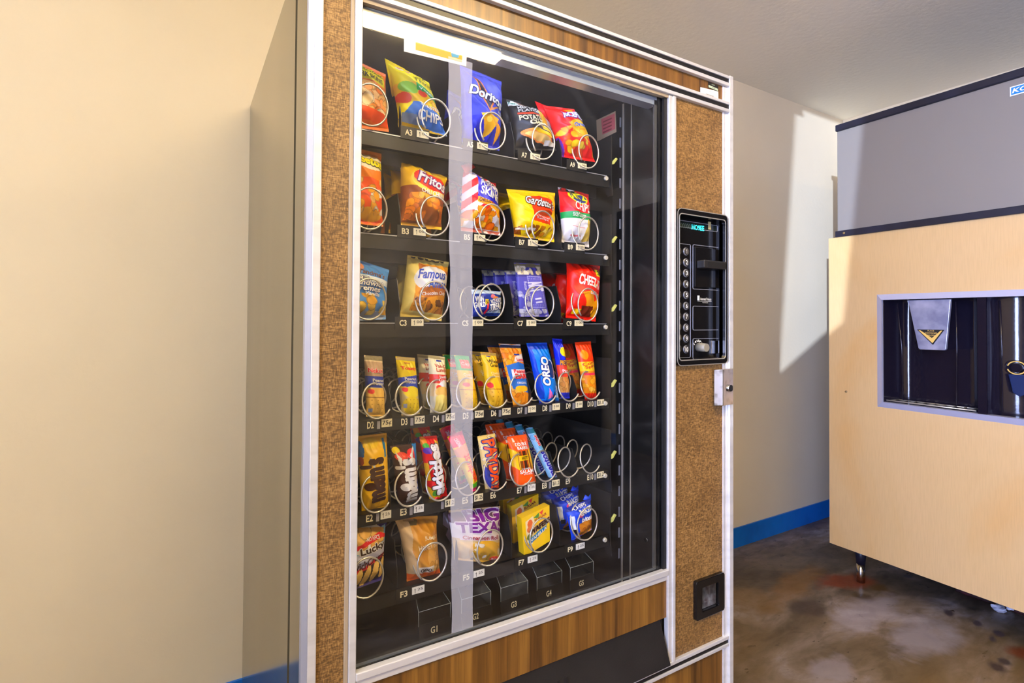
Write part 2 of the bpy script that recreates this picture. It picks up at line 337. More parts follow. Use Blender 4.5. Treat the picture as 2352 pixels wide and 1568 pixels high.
# unseen sloping slab, added outside the doorway to cut the low sun off below
def sun_slab():
    d = np.array([.8755, .4833]); 
    def back(X, z, x=-2.6): return (x, YB-(X-x)*d[1]/d[0], z)
    a = back(2.45, .72); b = back(3.9, 1.42)
    mb = MB(); mb.prism([(a[0], a[1], 0), (b[0], b[1], 0), b, a], (-.1, 0, 0)); return mb
struct('sun_cut_slab', sun_slab(), M['wall'])
def ob(Xp, Yp, x=-3.2): return Yp-(Xp-x)*.552
a_, b_ = ob(2.73, YB), ob(2.861, YB)          # two unseen leaning slabs, added outside to narrow the beam of low sun
struct('sun_mask_1', MB().prism([(-3.2, a_+.08, 0), (-3.2, a_+2.2, 0), (-3.2, a_+2.2, 2.6), (-3.2, b_-.01, 2.6)], (-.1, 0, 0)), M['wall'])
a_, b_ = ob(2.382, .46), ob(2.382, .20)
struct('sun_mask_2', MB().prism([(-3.2, a_-2.2, 0), (-3.2, a_, 0), (-3.2, b_, 2.6), (-3.2, a_-2.2, 2.6)], (-.1, 0, 0)), M['wall'])
# ceiling lamp
LY = -1.25
lamp = empty('ceiling_light', (.48, LY, H), 0, 'white fluorescent strip light on the ceiling in front of the snack machine', 'light')
MB().box(-.61, .61, -.05, .05, -.03, 0).build('housing', M['white'], lamp, .004)
glow = mat('lamp_diffuser', (255, 250, 235), .4, emit=((255, 226, 170), 56))
fill_glow = mat('fill_lamp_diffuser', (255, 250, 240), .4, emit=((224, 232, 255), 28))
MB().prism([(-.6, -.024, -.03), (-.6, .024, -.03), (-.6, .034, -.06), (-.6, -.034, -.06)], (1.2, 0, 0)).build('diffuser', glow, lamp)
fill_lamp = empty('ceiling_light', (-.95, -.62, H), math.radians(90), 'added fill light, a white strip lamp near the left doorway', 'light')  # extra ceiling fixture added to brighten the left wall
MB().box(-.61, .61, -.05, .05, -.03, 0).build('housing', M['white'], fill_lamp, .004)
MB().prism([(-.6, -.035, -.03), (-.6, .035, -.03), (-.6, .055, -.068), (-.6, -.055, -.068)], (1.2, 0, 0)).build('diffuser', fill_glow, fill_lamp)
# ---------------------------------------------------------------- the vending machine
W, HT, D = 1.059, 1.81, .894
vm = empty('vending_machine', (0, 0, 0), 0, 'large brown wood-grain and cloth fronted snack vending machine with a glass window', 'vending machine')
cab = MB().box(0, .02, .127, D, 0, HT).box(W-.02, W, .02, D, 0, HT).box(.02, W-.02, D-.02, D, 0, HT).box(.02, W-.02, .127, D-.02, HT-.02, HT).box(.02, W-.02, .127, D-.02, 0, .05)
cab.build('cabinet', M['side'], vm)
MB().box(.003, .02, .018, .127, 0, HT-.003).box(.02, W-.003, .03, .127, HT-.02, HT-.003).build('door_gasket', M['rubber'], vm)
MB().box(0, .012, .021, .108, .01, HT).box(.012, W-.01, .03, .108, HT-.018, HT).build('door_side', M['side'], vm)
# corner strip with chamfer
MB().prism([(0, .006, .01), (.008, -.002, .01), (.008, .02, .01), (0, .02, .01)], (0, 0, HT-.01)).build('corner_strip', M['alud'], vm)
def trim(x0, x1, z0, z1, y=-.002, m='alu', nm='frame_trim', d=.014, bev=.0015):
    return MB().box(x0, x1, y, y+d, z0, z1).build(nm, M[m], vm, bev)
trim(.008, .022, .01, HT)                                   # left outer
trim(.0665, .0735, .05, 1.712, .001, 'tan', 'edge_strip')
trim(.0735, .086, .05, 1.712)                               # left of the glass
trim(.823, .8355, .36, 1.712)                               # right of the glass
trim(.8355, .845, .36, 1.712, -.005)
trim(1.027, 1.044, .01, HT-.028, .001)
trim(1.044, W, .01, HT+.002, -.006)
for z0, z1 in ((1.783, HT), (1.714, 1.7415)):
    a, b = (.008, 1.044)
    mb = MB().box(a, b, -.006, .012, z0, z0+.0085).box(a, b, -.006, .012, z1-.0075, z1); mb.build('frame_trim', M['alu'], vm, .001)
    MB().box(a, b, -.003, .012, z0+.0085, z1-.0075).build('black_inlay', M['black'], vm)
MB().box(.086, .823, -.0, .012, 1.706, 1.714).build('edge_strip', M['tan'], vm)
MB().box(.022, 1.027, .004, .014, 1.7415, 1.783).build('top_panel', M['wood'], vm)
MB().box(.022, .0665, .004, .014, .36, 1.714).build('cloth_panel', M['fabric'], vm)
MB().box(.845, 1.027, .004, .014, 1.443, 1.714).build('cloth_panel', M['fabric'], vm)
MB().box(.845, 1.027, .004, .014, .5285, 1.062).box(.845, .918, .004, .014, .434, .5285).box(1.0235, 1.027, .004, .014, .434, .5285).box(.845, 1.027, .004, .014, .356, .434).build('cloth_panel', M['fabric'], vm)
# under the window
trim(.086, .823, .568, .5815, -.004); trim(.086, .823, .5555, .568, 0)
MB().box(.086, .823, .004, .014, .467, .5555).build('lower_panel', M['wood'], vm)
MB().box(.0735, .823, .016, .20, .363, .467).build('delivery_chute', M['dark'], vm)
trim(.022, 1.044, .353, .362, -.004); trim(.022, 1.044, .335, .343, -.004)
MB().box(.022, 1.044, -.001, .012, .343, .353).build('black_inlay', M['black'], vm)
MB().box(.022, 1.044, .004, .014, .02, .335).build('bottom_panel', M['wood'], vm)
# delivery flap (tilted)
fl = MB().prism([(.090, .006, .466), (.803, .006, .466), (.819, -.014, .364), (.088, -.014, .364)], (0, .006, 0))
flo = fl.build('delivery_flap', M['flap'], vm, .001)
ez = np.array([0, .02, .102]); ez /= np.linalg.norm(ez); pm = MB()
h = at(1293, 1552, -.008)
hc = h[0]; 
for i, ch in enumerate('PUSH'):
    text_on(pm, ch, (hc-(3-i)*.036, -.0105, .425-.018), (1, 0, 0), ez, .026, .05, off=.0012, bold=.02)
pm.build('push_lettering', M['ink'], flo).parent = flo
# window glass
MB().box(.086, .8225, .010, .014, .5815, 1.706).build('glass_pane', M['glass'], vm)
MB().box(.812, .823, .004, .010, .5815, 1.706).build('window_gasket', M['rubber'], vm)
MB().box(.086, .0875, .004, .010, .5815, 1.706).build('window_gasket', M['rubber'], vm)
MB().box(.086, .80, .016, .045, 1.688, 1.706).build('light_baffle', mat('pale_steel', (176, 190, 204), .3, metal=.5), vm)
MB().box(.086, .80, .016, .020, .5805, .5835).build('glass_channel', mat('grey_channel', (120, 128, 134), .3, metal=.6), vm)
MB().box(.792, .806, .016, .02, .585, 1.70).build('inner_strip', mat('grey_strip', (92, 92, 88), .4, metal=.4), vm)
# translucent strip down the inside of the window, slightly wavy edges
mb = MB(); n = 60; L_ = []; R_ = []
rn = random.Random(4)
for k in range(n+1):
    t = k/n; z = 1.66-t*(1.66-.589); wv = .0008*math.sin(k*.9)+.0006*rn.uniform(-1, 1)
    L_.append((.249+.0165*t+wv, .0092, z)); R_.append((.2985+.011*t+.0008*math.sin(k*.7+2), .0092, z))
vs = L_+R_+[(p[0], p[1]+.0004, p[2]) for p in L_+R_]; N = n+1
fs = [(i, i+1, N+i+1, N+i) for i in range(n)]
mb.add(vs, fs+[tuple(j+2*N for j in f)[::-1] for f in fs]); mb.build('pale_strip', M['palestrip'], vm)
# paper sign taped inside at the top
def patch(mb, quad, Y, th=.0006):
    P = [at(x, y, Y) for x, y in quad]; mb.prism(P, (0, th, 0)); return mb
sg = MB(); patch(sg, [(928, 30), (1074, 70), (1071, 152), (928, 118)], .03)
sg.mi = 1; patch(sg, [(955, 91), (1063, 112), (1061, 143), (955, 114)], .0294); sg.mi = 2; patch(sg, [(1034, 110), (1057, 115), (1053, 133), (1038, 130)], .0288)
sgo = sg.build('paper_sign', [M['white'], M['orange'], M['cyan']], vm)
# interior
MB().box(.022, .80, .74, .75, .45, 1.76).box(.022, .80, .05, .75, 1.74, 1.76).box(.800, .812, .016, .75, .45, 1.76).box(.015, .022, .016, .75, .45, 1.76).box(.022, .80, .016, .75, .45, .46).build('inner_liner', M['liner'], vm)
rl = MB().box(.7975, .80, .128, .1325, .5, 1.73); rl.box(.797, .80, .100, .101, .5, 1.73)
rl.mi = 1
for k in range(22): rl.box(.7965, .80, .140, .1415, .56+k*.053, .585+k*.053)  # pale plates built in as the glints along the rail slots
rl.build('shelf_support_rail', [M['steel'], M['alud']], vm)
MB().cyl((.80, .045, .64), (-.004, 0, 0), .005).build('screw', M['chrome'], vm)
st = MB(); P = [atX(x, y, .799) for x, y in ((1370, 276), (1414, 255), (1416, 303), (1372, 325))]; st.prism(P, (-.0006, 0, 0)); st.mi = 1
P = [atX(x, y, .798) for x, y in ((1381, 274), (1412, 260), (1413, 296), (1384, 309))]; st.prism(P, (-.0004, 0, 0))
st.mi = 2
for i in range(4):
    y0 = 279+i*8; P = [atX(x, y, .7974) for x, y in ((1385, y0), (1405, y0-9), (1405, y0-6), (1385, y0+3))]; st.prism(P, (-.0003, 0, 0))
st.build('sticker', [mat('dull_label', (176, 150, 120), .5), mat('dull_red', (196, 92, 96), .5), mat('dull_maroon', (140, 50, 56), .5)], vm)
# fluorescent tube inside, tucked up behind the baffle
MB().cyl((.12, .075, 1.722), (.62, 0, 0), .013, seg=16).build('inner_lamp', mat('tube_glow', (255, 252, 244), .4, emit=((236, 240, 255), 3.5)), vm)
# ---- trays
ROWS = dict(A=(1.543, 1.577), B=(1.345, 1.379), C=(1.163, 1.207), D=(.967, 1.012), E=(.790, .834), F=(.630, .683))
def wideX(n): return .134+.1325*((n-1)/2)
def narX(n): return .153+.0659*(n-2)
def coil_pts(rx, rz, turns, pitch, start=200):
    n = int(turns*26); P = []; k0 = .85 if start < 300 else .3
    for k in range(n+1):
        t = k/26.; a = math.radians(start)-2*math.pi*t        # starts low left, runs over the top
        P.append((rx*math.cos(a), .010*t+pitch*max(0, t-k0), rz*math.sin(a)))
    return P
def make_coil(rx, rz, turns, pitch, start, r=.0016):
    mb = MB(); mb.tube(coil_pts(rx, rz, turns, pitch, start), r, 7); return mb
coilW = None; coilN = None
def add_coil(x, zc, wide, parent):
    y = .101 if wide else .108
    global coilW, coilN
    src = coilW if wide else coilN
    if src is None:
        if wide: o = coilW = make_coil(.0325, .039, 8, .055, 222, .0019).build('spiral_coil', M['steel'], parent)
        else: o = coilN = make_coil(.0275, .0325, 8, .045, 330, .0019).build('spiral_coil', M['steel'], parent)
    else:
        o = src.copy(); COL.objects.link(o); o.parent = parent
    o.location = (x, y, zc); return o
EX, EZ = (1, 0, 0), (0, 0, 1)
PRICE = {'A': '1.00', 'B': '1.00', 'C': '1.00', 'D': '75\u00a2', 'E': '1.25', 'F': '1.25'}
def plate(mb, x0, x1, z0, z1, y=.1185, d=.0012): mb.box(x0, x1, y, y+d, z0, z1)
def price_tag(tray, x, z, w, h, s, tilt=0):
    mb = MB(); plate(mb, x-w/2, x+w/2, z-h/2, z+h/2, .1165, .0012); mb.mi = 1
    if len(s) == 4 and s[1] == '.':
        text_on(mb, s[0], (x-w*.27, .1165, z-.0005), EX, EZ, w*.16, h*.66)
        text_on(mb, s[2:], (x+w*.14, .1165, z+h*.1), EX, EZ, w*.42, h*.36)
    else: text_on(mb, s, (x, .1165, z), EX, EZ, w*.84, h*.66, bold=.01)
    mb.build('price_label', [M['cream' if s != '1.25' else 'white'], M['ink']], tray)
def sel_label(tray, x, z, w, h, s):
    mb = MB(); text_on(mb, s, (x, .1175, z), EX, EZ, w, h, bold=.028)
    mb.build('selection_label', M['cream'], tray)
def make_tray(row):
    lz, cz = ROWS[row]; wide = row in 'ABCF'; r_ = .039 if wide else .0325
    zb = cz-r_-.004                                            # tray floor
    tr = MB(); tr.box(.03, .745, .121, .70, zb-.003, zb)
    if row in 'DE': tr.box(.03, .745, .119, .122, lz-.015, zb)
    else: tr.box(.03, .745, .121, .124, zb-.030, zb)
    t = tr.build('tray', M['tray'], vm)
    if row in 'ABC':                                           # lower lip rail that the motors sit behind
        MB().box(.03, .735, .16, .19, zb-.052, zb-.022).build('motor_rail', M['liner'], t)
        MB().box(.03, .735, .1195, .1205, zb-.0035, zb-.0015).build('front_edge', M['alud'], t)
    cols = range(1, 10, 2) if wide else range(1, 11)
    for n in cols:
        x = wideX(n) if wide else narX(n); add_coil(x, cz, wide, t)
        hw = .066 if wide else .033
        hh = .088 if wide else .060
        if n > 1 or True:
            mb = MB(); y0 = .125; xl = x-hw
            mb.prism([(xl, y0, zb), (xl, y0+.002, zb+hh*.45), (xl, y0+.02, zb+hh), (xl, .69, zb+hh), (xl, .69, zb)], (.0014, 0, 0))
            if n > 1: mb.build('divider', M['tray'], t)
            else: mb.build('divider', M['tray'], t)
        nm = f'{row}{n}'
        if wide:
            xx = {'A': .213, 'B': .208, 'C': .205, 'F': .212}[row]+.137*((n-3)/2)
            if n > 1:
                mb = MB(); plate(mb, xx-.016, xx+.045, lz-.014, lz+.011); mb.build('label_holder', M['tray'], t)
                sel_label(t, xx, lz-.001, .014, .011, nm)
                price_tag(t, xx+.030, lz, .026, .014, '1.00' if row != 'F' else '1.25')
        else:
            xx = .142+.0676*(n-2)
            if n == 4 and row == 'E': pass
            else: sel_label(t, xx, lz, .0125 if n < 10 else .018, .0125, nm)
            if (row, n) in (('E', 6), ('E', 9)): continue
            pr = '75\u00a2' if (row == 'D' and n < 7) else ('1.00' if row == 'D' else '1.25')
            if (row, n) == ('D', 10): pr = '$1.0'
            if (row, n) in (('E', 4), ('E', 8), ('E', 10)): pr = '$1.2'
            if (row, n) == ('E', 5): pr = '$1.25'
            price_tag(t, xx+.032, lz+.001, .021, .015, pr)
            mb = MB(); plate(mb, xx+.013, xx+.019, lz-.009, lz+.006, .1172, .0008); mb.build('label_scrap', M['alud'], t)
    # end bracket, white latch, yellow lever
    e = MB(); xe = .745
    e.prism([(xe, .118, zb+.10), (xe, .70, zb+.10), (xe, .70, zb-.02), (xe, .16, zb-.02), (xe, .118, zb-.02)], (.0015, 0, 0))
    e.prism([(xe, .118, zb), (xe, .165, zb), (xe, .128, zb-.052), (xe, .110, zb-.052), (xe, .112, zb-.03)], (.0015, 0, 0))
    e.box(xe, xe+.0035, .1165, .118, zb-.045, zb+.10)
    e.build('end_bracket', M['tray'], t)
    MB().cyl((xe-.016, .118, zb-.010), (0, -.005, -.001), .006, .005, 8).build('latch', M['clip'], t)
    lv = MB(); lv.prism([(xe+.004, .115, zb+.028), (xe+.010, .115, zb+.029), (xe+.022, .115, zb+.044), (xe+.017, .115, zb+.047), (xe+.006, .115, zb+.036)], (0, .006, 0)); lv.build('release_lever', M['lime'], t, .001)
    return t
TR = {r: make_tray(r) for r in ROWS}
# bottom row of small-pack holders G1..G5
gx = [.277+.095*k for k in range(5)]
gt = MB().box(.10, .745, .13, .60, .505, .508).build('gum_tray', M['tray'], vm)
for k, x in enumerate(gx):
    f = MB().prism([(x-.030, .118, .522), (x+.044, .118, .522), (x+.040, .118, .557), (x-.034, .118, .557)], (0, .003, 0)); fo = f.build('pack_holder', M['tray'], gt, .0008)
    mb = MB(); mb.prism([(x-.034, .117, .556), (x+.036, .117, .556), (x+.036, .117, .585), (x-.034, .117, .585)], (0, .0015, 0))
    mb.prism([(x-.034, .118, .585), (x+.036, .118, .585), (x+.028, .16, .606), (x-.026, .16, .606)], (0, 0, .0015)); mb.box(x+.035, x+.0362, .118, .16, .556, .586)
    mb.build('clear_cover', M['clear'], fo)
    ed = MB(); a_, b_, c_, d_ = (x-.034, .1165, .585), (x+.036, .1165, .585), (x+.028, .16, .606), (x-.026, .16, .606)  # pale tubes draw lit edges onto the clear covers
    for pq in ((a_, b_), (a_, d_), (b_, c_), (a_, (x-.034, .1165, .556)), (b_, (x+.036, .1165, .556))): ed.tube(np.linspace(pq[0], pq[1], 3), .0006, 5)
    ed.build('lit_cover_edge', M['edge'], fo)
    MB().box(x-.027, x+.028, .159, .161, .604, .6065).build('hinge_rod', M['steel'], fo)
    ar = MB(); ar.tube([(x-.012+.024*t, .140, .5965+.004*math.sin(math.pi*t)) for t in np.linspace(0, 1, 9)], .0012, 6); ar.build('cover_arch', M['dark'], fo)
    t = MB(); text_on(t, f'G{k+1}', (x, .1178, .541), EX, EZ, .014, .0125, off=.0006, bold=.02); t.build('selection_label', M['cream'], fo)
# wire hook stubs
# ---- keypad unit
kx0, kx1, kz0, kz1 = .848, 1.0375, 1.061, 1.444
MBo = MB(); ring(MBo, rrect(kx0, kx1, kz0, kz1, .014, -.006), rrect(kx0+.007, kx1-.0105, kz0+.014, kz1-.014, .008, -.006), (0, .012, 0))
kp = MBo.build('keypad_unit', M['keyblk'], vm, .0015)
e1 = MB(); ring(e1, rrect(kx0, kx1, kz0, kz1, .014, -.0068), rrect(kx0+.0015, kx1-.0015, kz0+.0018, kz1-.0018, .013, -.0068), (0, .001, 0)); ring(e1, rrect(kx0+.006, kx1-.0095, kz0+.0125, kz1-.0125, .009, -.0068), rrect(kx0+.0077, kx1-.0112, kz0+.0148, kz1-.0148, .008, -.0068), (0, .001, 0)); e1.build('silver_edging', M['steel'], kp)
rc = MB(); a0, a1, b0, b1 = kx0+.007, kx1-.0105, kz0+.014, kz1-.014; yb = .018
rc.box(a0, a1, yb, yb+.003, b0, b1).box(a0-.002, a0, .004, yb, b0, b1).box(a1, a1+.002, .004, yb, b0, b1).box(a0, a1, .004, yb, b1, b1+.002).box(a0, a1, .004, yb, b0-.002, b0)
rc.build('recess_panel', M['keyblk'], kp)
def K(px, py): p = at(px, py, yb); return p[0], p[2]
def outline(mb, px0, py0, px1, py1, t=.0013, r=.004):        # outline measured at the upper-left and lower-right
    x0, z1 = K(px0, py0); x1 = K(px1, py1)[0]; z0 = K(px1, py1)[1]
    ring(mb, rrect(x0, x1, z0, z1, r, yb-.0008, 3), rrect(x0+t, x1-t, z0+t, z1-t, r*.8, yb-.0008, 3), (0, .0008, 0)); return x0, x1, z0, z1
ol = MB(); outline(ol, 1548, 503, 1648, 533); outline(ol, 1540, 556, 1586, 821); b_ = outline(ol, 1591, 561, 1650, 667); outline(ol, 1591, 702, 1650, 758); outline(ol, 1591, 777, 1650, 822)
ol.build('panel_lines', M['alud'], kp)
dp = MB(); x0, z1 = K(1552, 506); x1, z0 = K(1645, 531); dp.box(x0, x1, yb-.001, yb, z0, z1); dpo = dp.build('display', mat('display_window', (34, 40, 34), .1), kp)
t = MB(); x0, zz = K(1588, 521); x1, _ = K(1616, 524); text_on(t, 'HO9EE', ((x0+x1)/2, yb-.001, zz), EX, EZ, x1-x0, .0125, off=.0006, bold=.01); t.build('lit_digits', M['cyanled'], dpo)
t = MB(); x0, zz = K(1562, 517); x1, _ = K(1585, 520); text_on(t, '00000', ((x0+x1)/2, yb-.001, zz), EX, EZ, x1-x0, .0125, off=.0006); t.build('unlit_digits', M['dimled'], dpo)
px_, pz_ = K(1626, 517); MB().box(px_, px_+.010, yb-.0018, yb-.001, pz_-.011, pz_+.009).build('display_label', mat('cream_tab', (186, 172, 118), .4), dpo)
ys_ = [577.5+24.95*k for k in range(10)]
for i in range(10):
    for colx, s in ((1575, str(i+1)), (1557.5, 'ABCDEFGHJK'[i])):
        bx, bz = K(colx, ys_[i]+(-1.5 if colx < 1570 else 0))
        b = MB().cyl((bx, yb, bz), (0, -.0025, 0), .0102, .0092, 20); b.mi = 1; b.cyl((bx, yb-.0026, bz), (0, -.0012, 0), .0088, .0078, 20)
        b.mi = 2; text_on(b, s, (bx-.0008, yb-.0038, bz), EX, EZ, .006 if len(s) == 1 else .0095, .0105, off=.0004, bold=.02)
        b.build('button', [M['alud'], mat('button_grey', (96, 92, 86), .25, metal=.5) if 'button_grey' not in bpy.data.materials else bpy.data.materials['button_grey'], M['white']], kp)
bv = MB(); x0, x1, z0, z1 = b_; bv.box(x0+.006, x1-.006, yb-.004, yb, z0+.006, z1-.006); bvo = bv.build('bill_acceptor', M['keyblk'], kp, .001)
zz = K(1600, 606)[1]; lip = MB().box(x0+.010, x1-.004, yb-.028, yb-.004, zz-.012, zz+.008); lip.build('bill_lip', mat('lip_plastic', (40, 38, 36), .3), bvo, .002)
MB().box(x0+.024, x1-.006, yb-.0286, yb-.0278, zz-.009, zz+.004).build('bill_slot', M['dark'], bvo)
t = MB(); lx, lz_ = K(1604, 684); t.box(lx-.0035, lx+.0035, yb-.0008, yb, lz_-.006, lz_+.006)
text_on(t, 'Automatic Products', (lx+.028, yb, lz_-.002), EX, EZ, .042, .0065, bold=.01); t.box(lx-.003, lx+.05, yb-.0006, yb, lz_-.0085, lz_-.0078); text_on(t, 'international, ltd.', (lx+.026, yb, lz_-.0115), EX, EZ, .022, .003)
t.build('maker_lettering', M['white'], kp)
kx, kz = K(1604, 797); kn = MB().cyl((kx, yb, kz), (0, -.026, 0), .0115, .010, 24); kn.build('return_knob', M['grey'], kp)
t = MB()
for i, ch in enumerate('return'):
    a = math.radians(150-24*i); text_on(t, ch, (kx-.002+.0155*math.cos(a), yb, kz+.001+.0155*math.sin(a)), EX, EZ, .0042, .0052, rot=math.degrees(a)-90, bold=.02)
t.build('return_lettering', M['white'], kp)
cx_, cz_ = K(1632, 797); MB().box(cx_, cx_+.03, yb-.003, yb, cz_-.017, cz_+.017).build('coin_plate', M['chrome'], kp, .001)
# ---- lock
lk = MB().prism([(.986, -.002, .955), (.996, -.022, .957), (1.043, -.017, .957), (1.043, -.002, .955)], (0, 0, .092)); lko = lk.build('lock_housing', M['chrome'], vm, .0015)
lc = MB().cyl((1.024, -.018, 1.0), (0, -.006, 0), .0085, .0085, 20); lc.mi = 1; lc.box(1.0228, 1.0252, -.0246, -.0238, .9955, 1.0045); lc.build('key_cylinder', [M['chrome'], M['dark']], lko)
# ---- coin return
cr = MB(); ring(cr, rrect(.917, 1.0245, .4335, .5295, .007, -.006), rrect(.939, 1.002, .452, .510, .002, -.006), (0, .012, 0)); cro = cr.build('coin_return', M['keyblk'], vm, .002)
MB().box(.939, 1.002, .022, .024, .452, .510).build('coin_return_door', mat('worn_steel', (120, 112, 96), .3, metal=.9, noise=((70, 50, 34), (40, 40, 40), 3, .4, .65)), cro)
MB().box(.937, 1.004, .002, .024, .4495, .452).box(1.002, 1.004, .002, .024, .452, .510).box(.937, .939, .002, .024, .452, .51).box(.937, 1.004, .002, .024, .51, .512).build('cup_edge', M['chrome'], cro)
# ---- small stickers top right
sk = MB(); patch(sk, [(1609, 200), (1650, 210), (1650, 232), (1609, 217)], .0032); sk.mi = 1
p = at(1630, 219, .003); text_on(sk, '000000000', p, EX, EZ, .030, .003, off=.0008, bold=.01); p = at(1630, 210, .003); text_on(sk, '**', p, EX, EZ, .008, .002, off=.0008)
sk.build('white_sticker', [M['white'], M['ink']], vm)
sk = MB(); patch(sk, [(1627, 187), (1650, 197), (1650, 211), (1627, 201)], .0032); sk.mi = 1; patch(sk, [(1628, 195), (1649, 204), (1649, 209), (1628, 200)], .0026)
text_on(sk, 'VOID IF', at(1638, 195, .0024), EX, EZ, .013, .003, off=.0004, bold=.01); sk.mi = 2; text_on(sk, 'REMOVED', at(1639, 203, .0022), EX, EZ, .013, .003, off=.0004)
sk.build('tamper_sticker', [M['ink'], mat('pale_green_print', (196, 214, 180), .5), M['ink']], vm)
# ---------------------------------------------------------------- snacks
def surf(quad, Y, T, p=2.2, seed=0, seal=.07, pinch=.05, wr=1., flat=False):
    Yt, Yb = Y if isinstance(Y, tuple) else (Y, Y)
    TL, TR_, BR, BL = [at(x, y, Yt if i < 2 else Yb) for i, (x, y) in enumerate(quad)]
    ex = (TR_-TL+BR-BL)/2; ez = (TL+TR_-BL-BR)/2; Wm = np.linalg.norm(ex); Hm = np.linalg.norm(ez)
    nrm = np.cross(ex, ez); nrm /= np.linalg.norm(nrm)
    rg = np.random.RandomState(seed); K_ = [(rg.uniform(-9, 9), rg.uniform(-9, 9), rg.uniform(0, 6.3), rg.uniform(.4, 1)) for _ in range(5)]
    def prof(u, v):
        uu = np.clip(u, 0, 1); vv = np.clip(v, 0, 1)
        if seal > 0:
            g = np.clip((vv-seal*.6)/(.22+seal), 0, 1)*np.clip((1-vv-seal*.6)/(.22+seal), 0, 1); g = np.sqrt(np.clip(g, 0, 1)); g = np.where(g > 0, g*g*(3-2*g), 0)
        else: g = np.ones_like(vv)
        s = np.clip(1-np.abs(2*uu-1)**p, 0, 1)**(1/1.7)
        return g, s
    def P(u, v, off=0.):
        u = np.asarray(u, float); v = np.asarray(v, float)
        if flat: g = s = np.ones_like(u); h = np.zeros_like(u)+T*0; uu = u
        else:
            g, s = prof(u, v); h = T*g*s; uu = .5+(u-.5)*(1-pinch*g)
            wv = sum(a*np.sin(kx*u*1.6+kz*v*1.6+ph) for kx, kz, ph, a in K_); fold = np.abs(np.sin(u*17+v*6+seed))*np.exp(-((v-.88)/.07)**2)+np.abs(np.sin(u*15-v*5+seed*2))*np.exp(-((v-.12)/.07)**2)
            dg = np.abs(np.sin((u*4.3+v*7.1+seed)*1.5))**6
            h = h+wr*(T*.05*wv*s*(.3+g)-T*.16*fold*s+T*.10*dg*s*g)
        a = TL+(TR_-TL)*uu[..., None]; b = BL+(BR-BL)*uu[..., None]
        q = b+(a-b)*v[..., None]
        return q+nrm*(h+off)[..., None]
    return P, Wm, Hm, nrm, (BL+BR)/2
def inpoly(U, V, pts):
    r = np.zeros(U.shape, bool); n = len(pts); j = n-1
    for i in range(n):
        xi, yi = pts[i]; xj, yj = pts[j]
        c = ((yi > V) != (yj > V)) & (U < (xj-xi)*(V-yi)/((yj-yi) or 1e-9)+xi); r ^= c; j = i
    return r
def paint(U, V, art, asp, seed=1):
    C = np.zeros(U.shape+(3,))
    for op in art:
        k = op[0]
        if k == 'fill': C[:] = op[1]; continue
        if k == 'rect': _, a, b, c, d, col = op; m = (U >= a) & (U <= c) & (V >= b) & (V <= d)
        elif k == 'ell': _, a, b, c, d, col = op[:6]; rot = math.radians(op[6]) if len(op) > 6 else 0; x = (U-a)*asp; y = V-b; X = x*math.cos(rot)+y*math.sin(rot); Y = -x*math.sin(rot)+y*math.cos(rot); m = (X/(c*asp))**2+(Y/d)**2 <= 1
        elif k == 'poly': _, pts, col = op; m = inpoly(U, V, pts)
        elif k == 'wave': _, b, d, amp, ph, col = op; s = amp*np.sin(U*4+ph); m = (V >= b+s) & (V <= d+s)
        elif k == 'stripes': _, a, b, c, d, n, ang, col = op; t = (U-a)*asp*math.cos(math.radians(ang))+(V-b)*math.sin(math.radians(ang)); m = (U >= a) & (U <= c) & (V >= b) & (V <= d) & ((t*n) % 1 < .5)
        elif k == 'blobs':        # countless printed chips / crackers: (a,b,c,d, n, size, [colours], seed)
            _, a, b, c, d, n, sz, cols, sd = op; rg = random.Random(sd)
            for _i in range(n):
                x = rg.uniform(a, c); y = rg.uniform(b, d); r1 = sz*rg.uniform(.6, 1.2); r2 = r1*rg.uniform(.45, .9); ro = rg.uniform(0, 3.14)
                X = (U-x)*asp; Y = V-y; X2 = X*math.cos(ro)+Y*math.sin(ro); Y2 = -X*math.sin(ro)+Y*math.cos(ro); q = (X2/r1)**2+(Y2/r2)**2
                cc = cols[rg.randrange(len(cols))]; m = (q <= 1) & (U >= a) & (U <= c) & (V >= b) & (V <= d); C[m] = cc; m2 = m & (q > .72); C[m2] = [v*.78 for v in cc]
            continue
        elif k == 'dots':         # cracker docking holes
            _, a, b, c, d, nx, ny, r, col = op; fu = ((U-a)/(c-a)*nx) % 1-.5; fv = ((V-b)/(d-b)*ny) % 1-.5; m = (U >= a) & (U <= c) & (V >= b) & (V <= d) & (fu**2+fv**2 < r*r)
        C[m] = col
    return C
def tomesh(name, verts, faces, cols, m):
    me = bpy.data.meshes.new(name); me.from_pydata(verts, [], faces); me.materials.append(m)
    L = np.concatenate([np.repeat(np.array([lin(c)]), len(f), 0) for c, f in zip(cols, faces)]) if not isinstance(cols, np.ndarray) else cols
    at_ = me.color_attributes.new('print', 'FLOAT_COLOR', 'CORNER'); at_.data.foreach_set('color', L.astype('f').ravel())
    return me
def linarr(C):
    c = C/255.; g_ = c.mean(-1, keepdims=True); c = np.clip(g_+(c-g_)*1.2, 0, 1); c = np.where(c <= .04045, c/12.92, ((c+.055)/1.055)**2.4); return np.concatenate([c, np.ones(c.shape[:-1]+(1,))], -1)
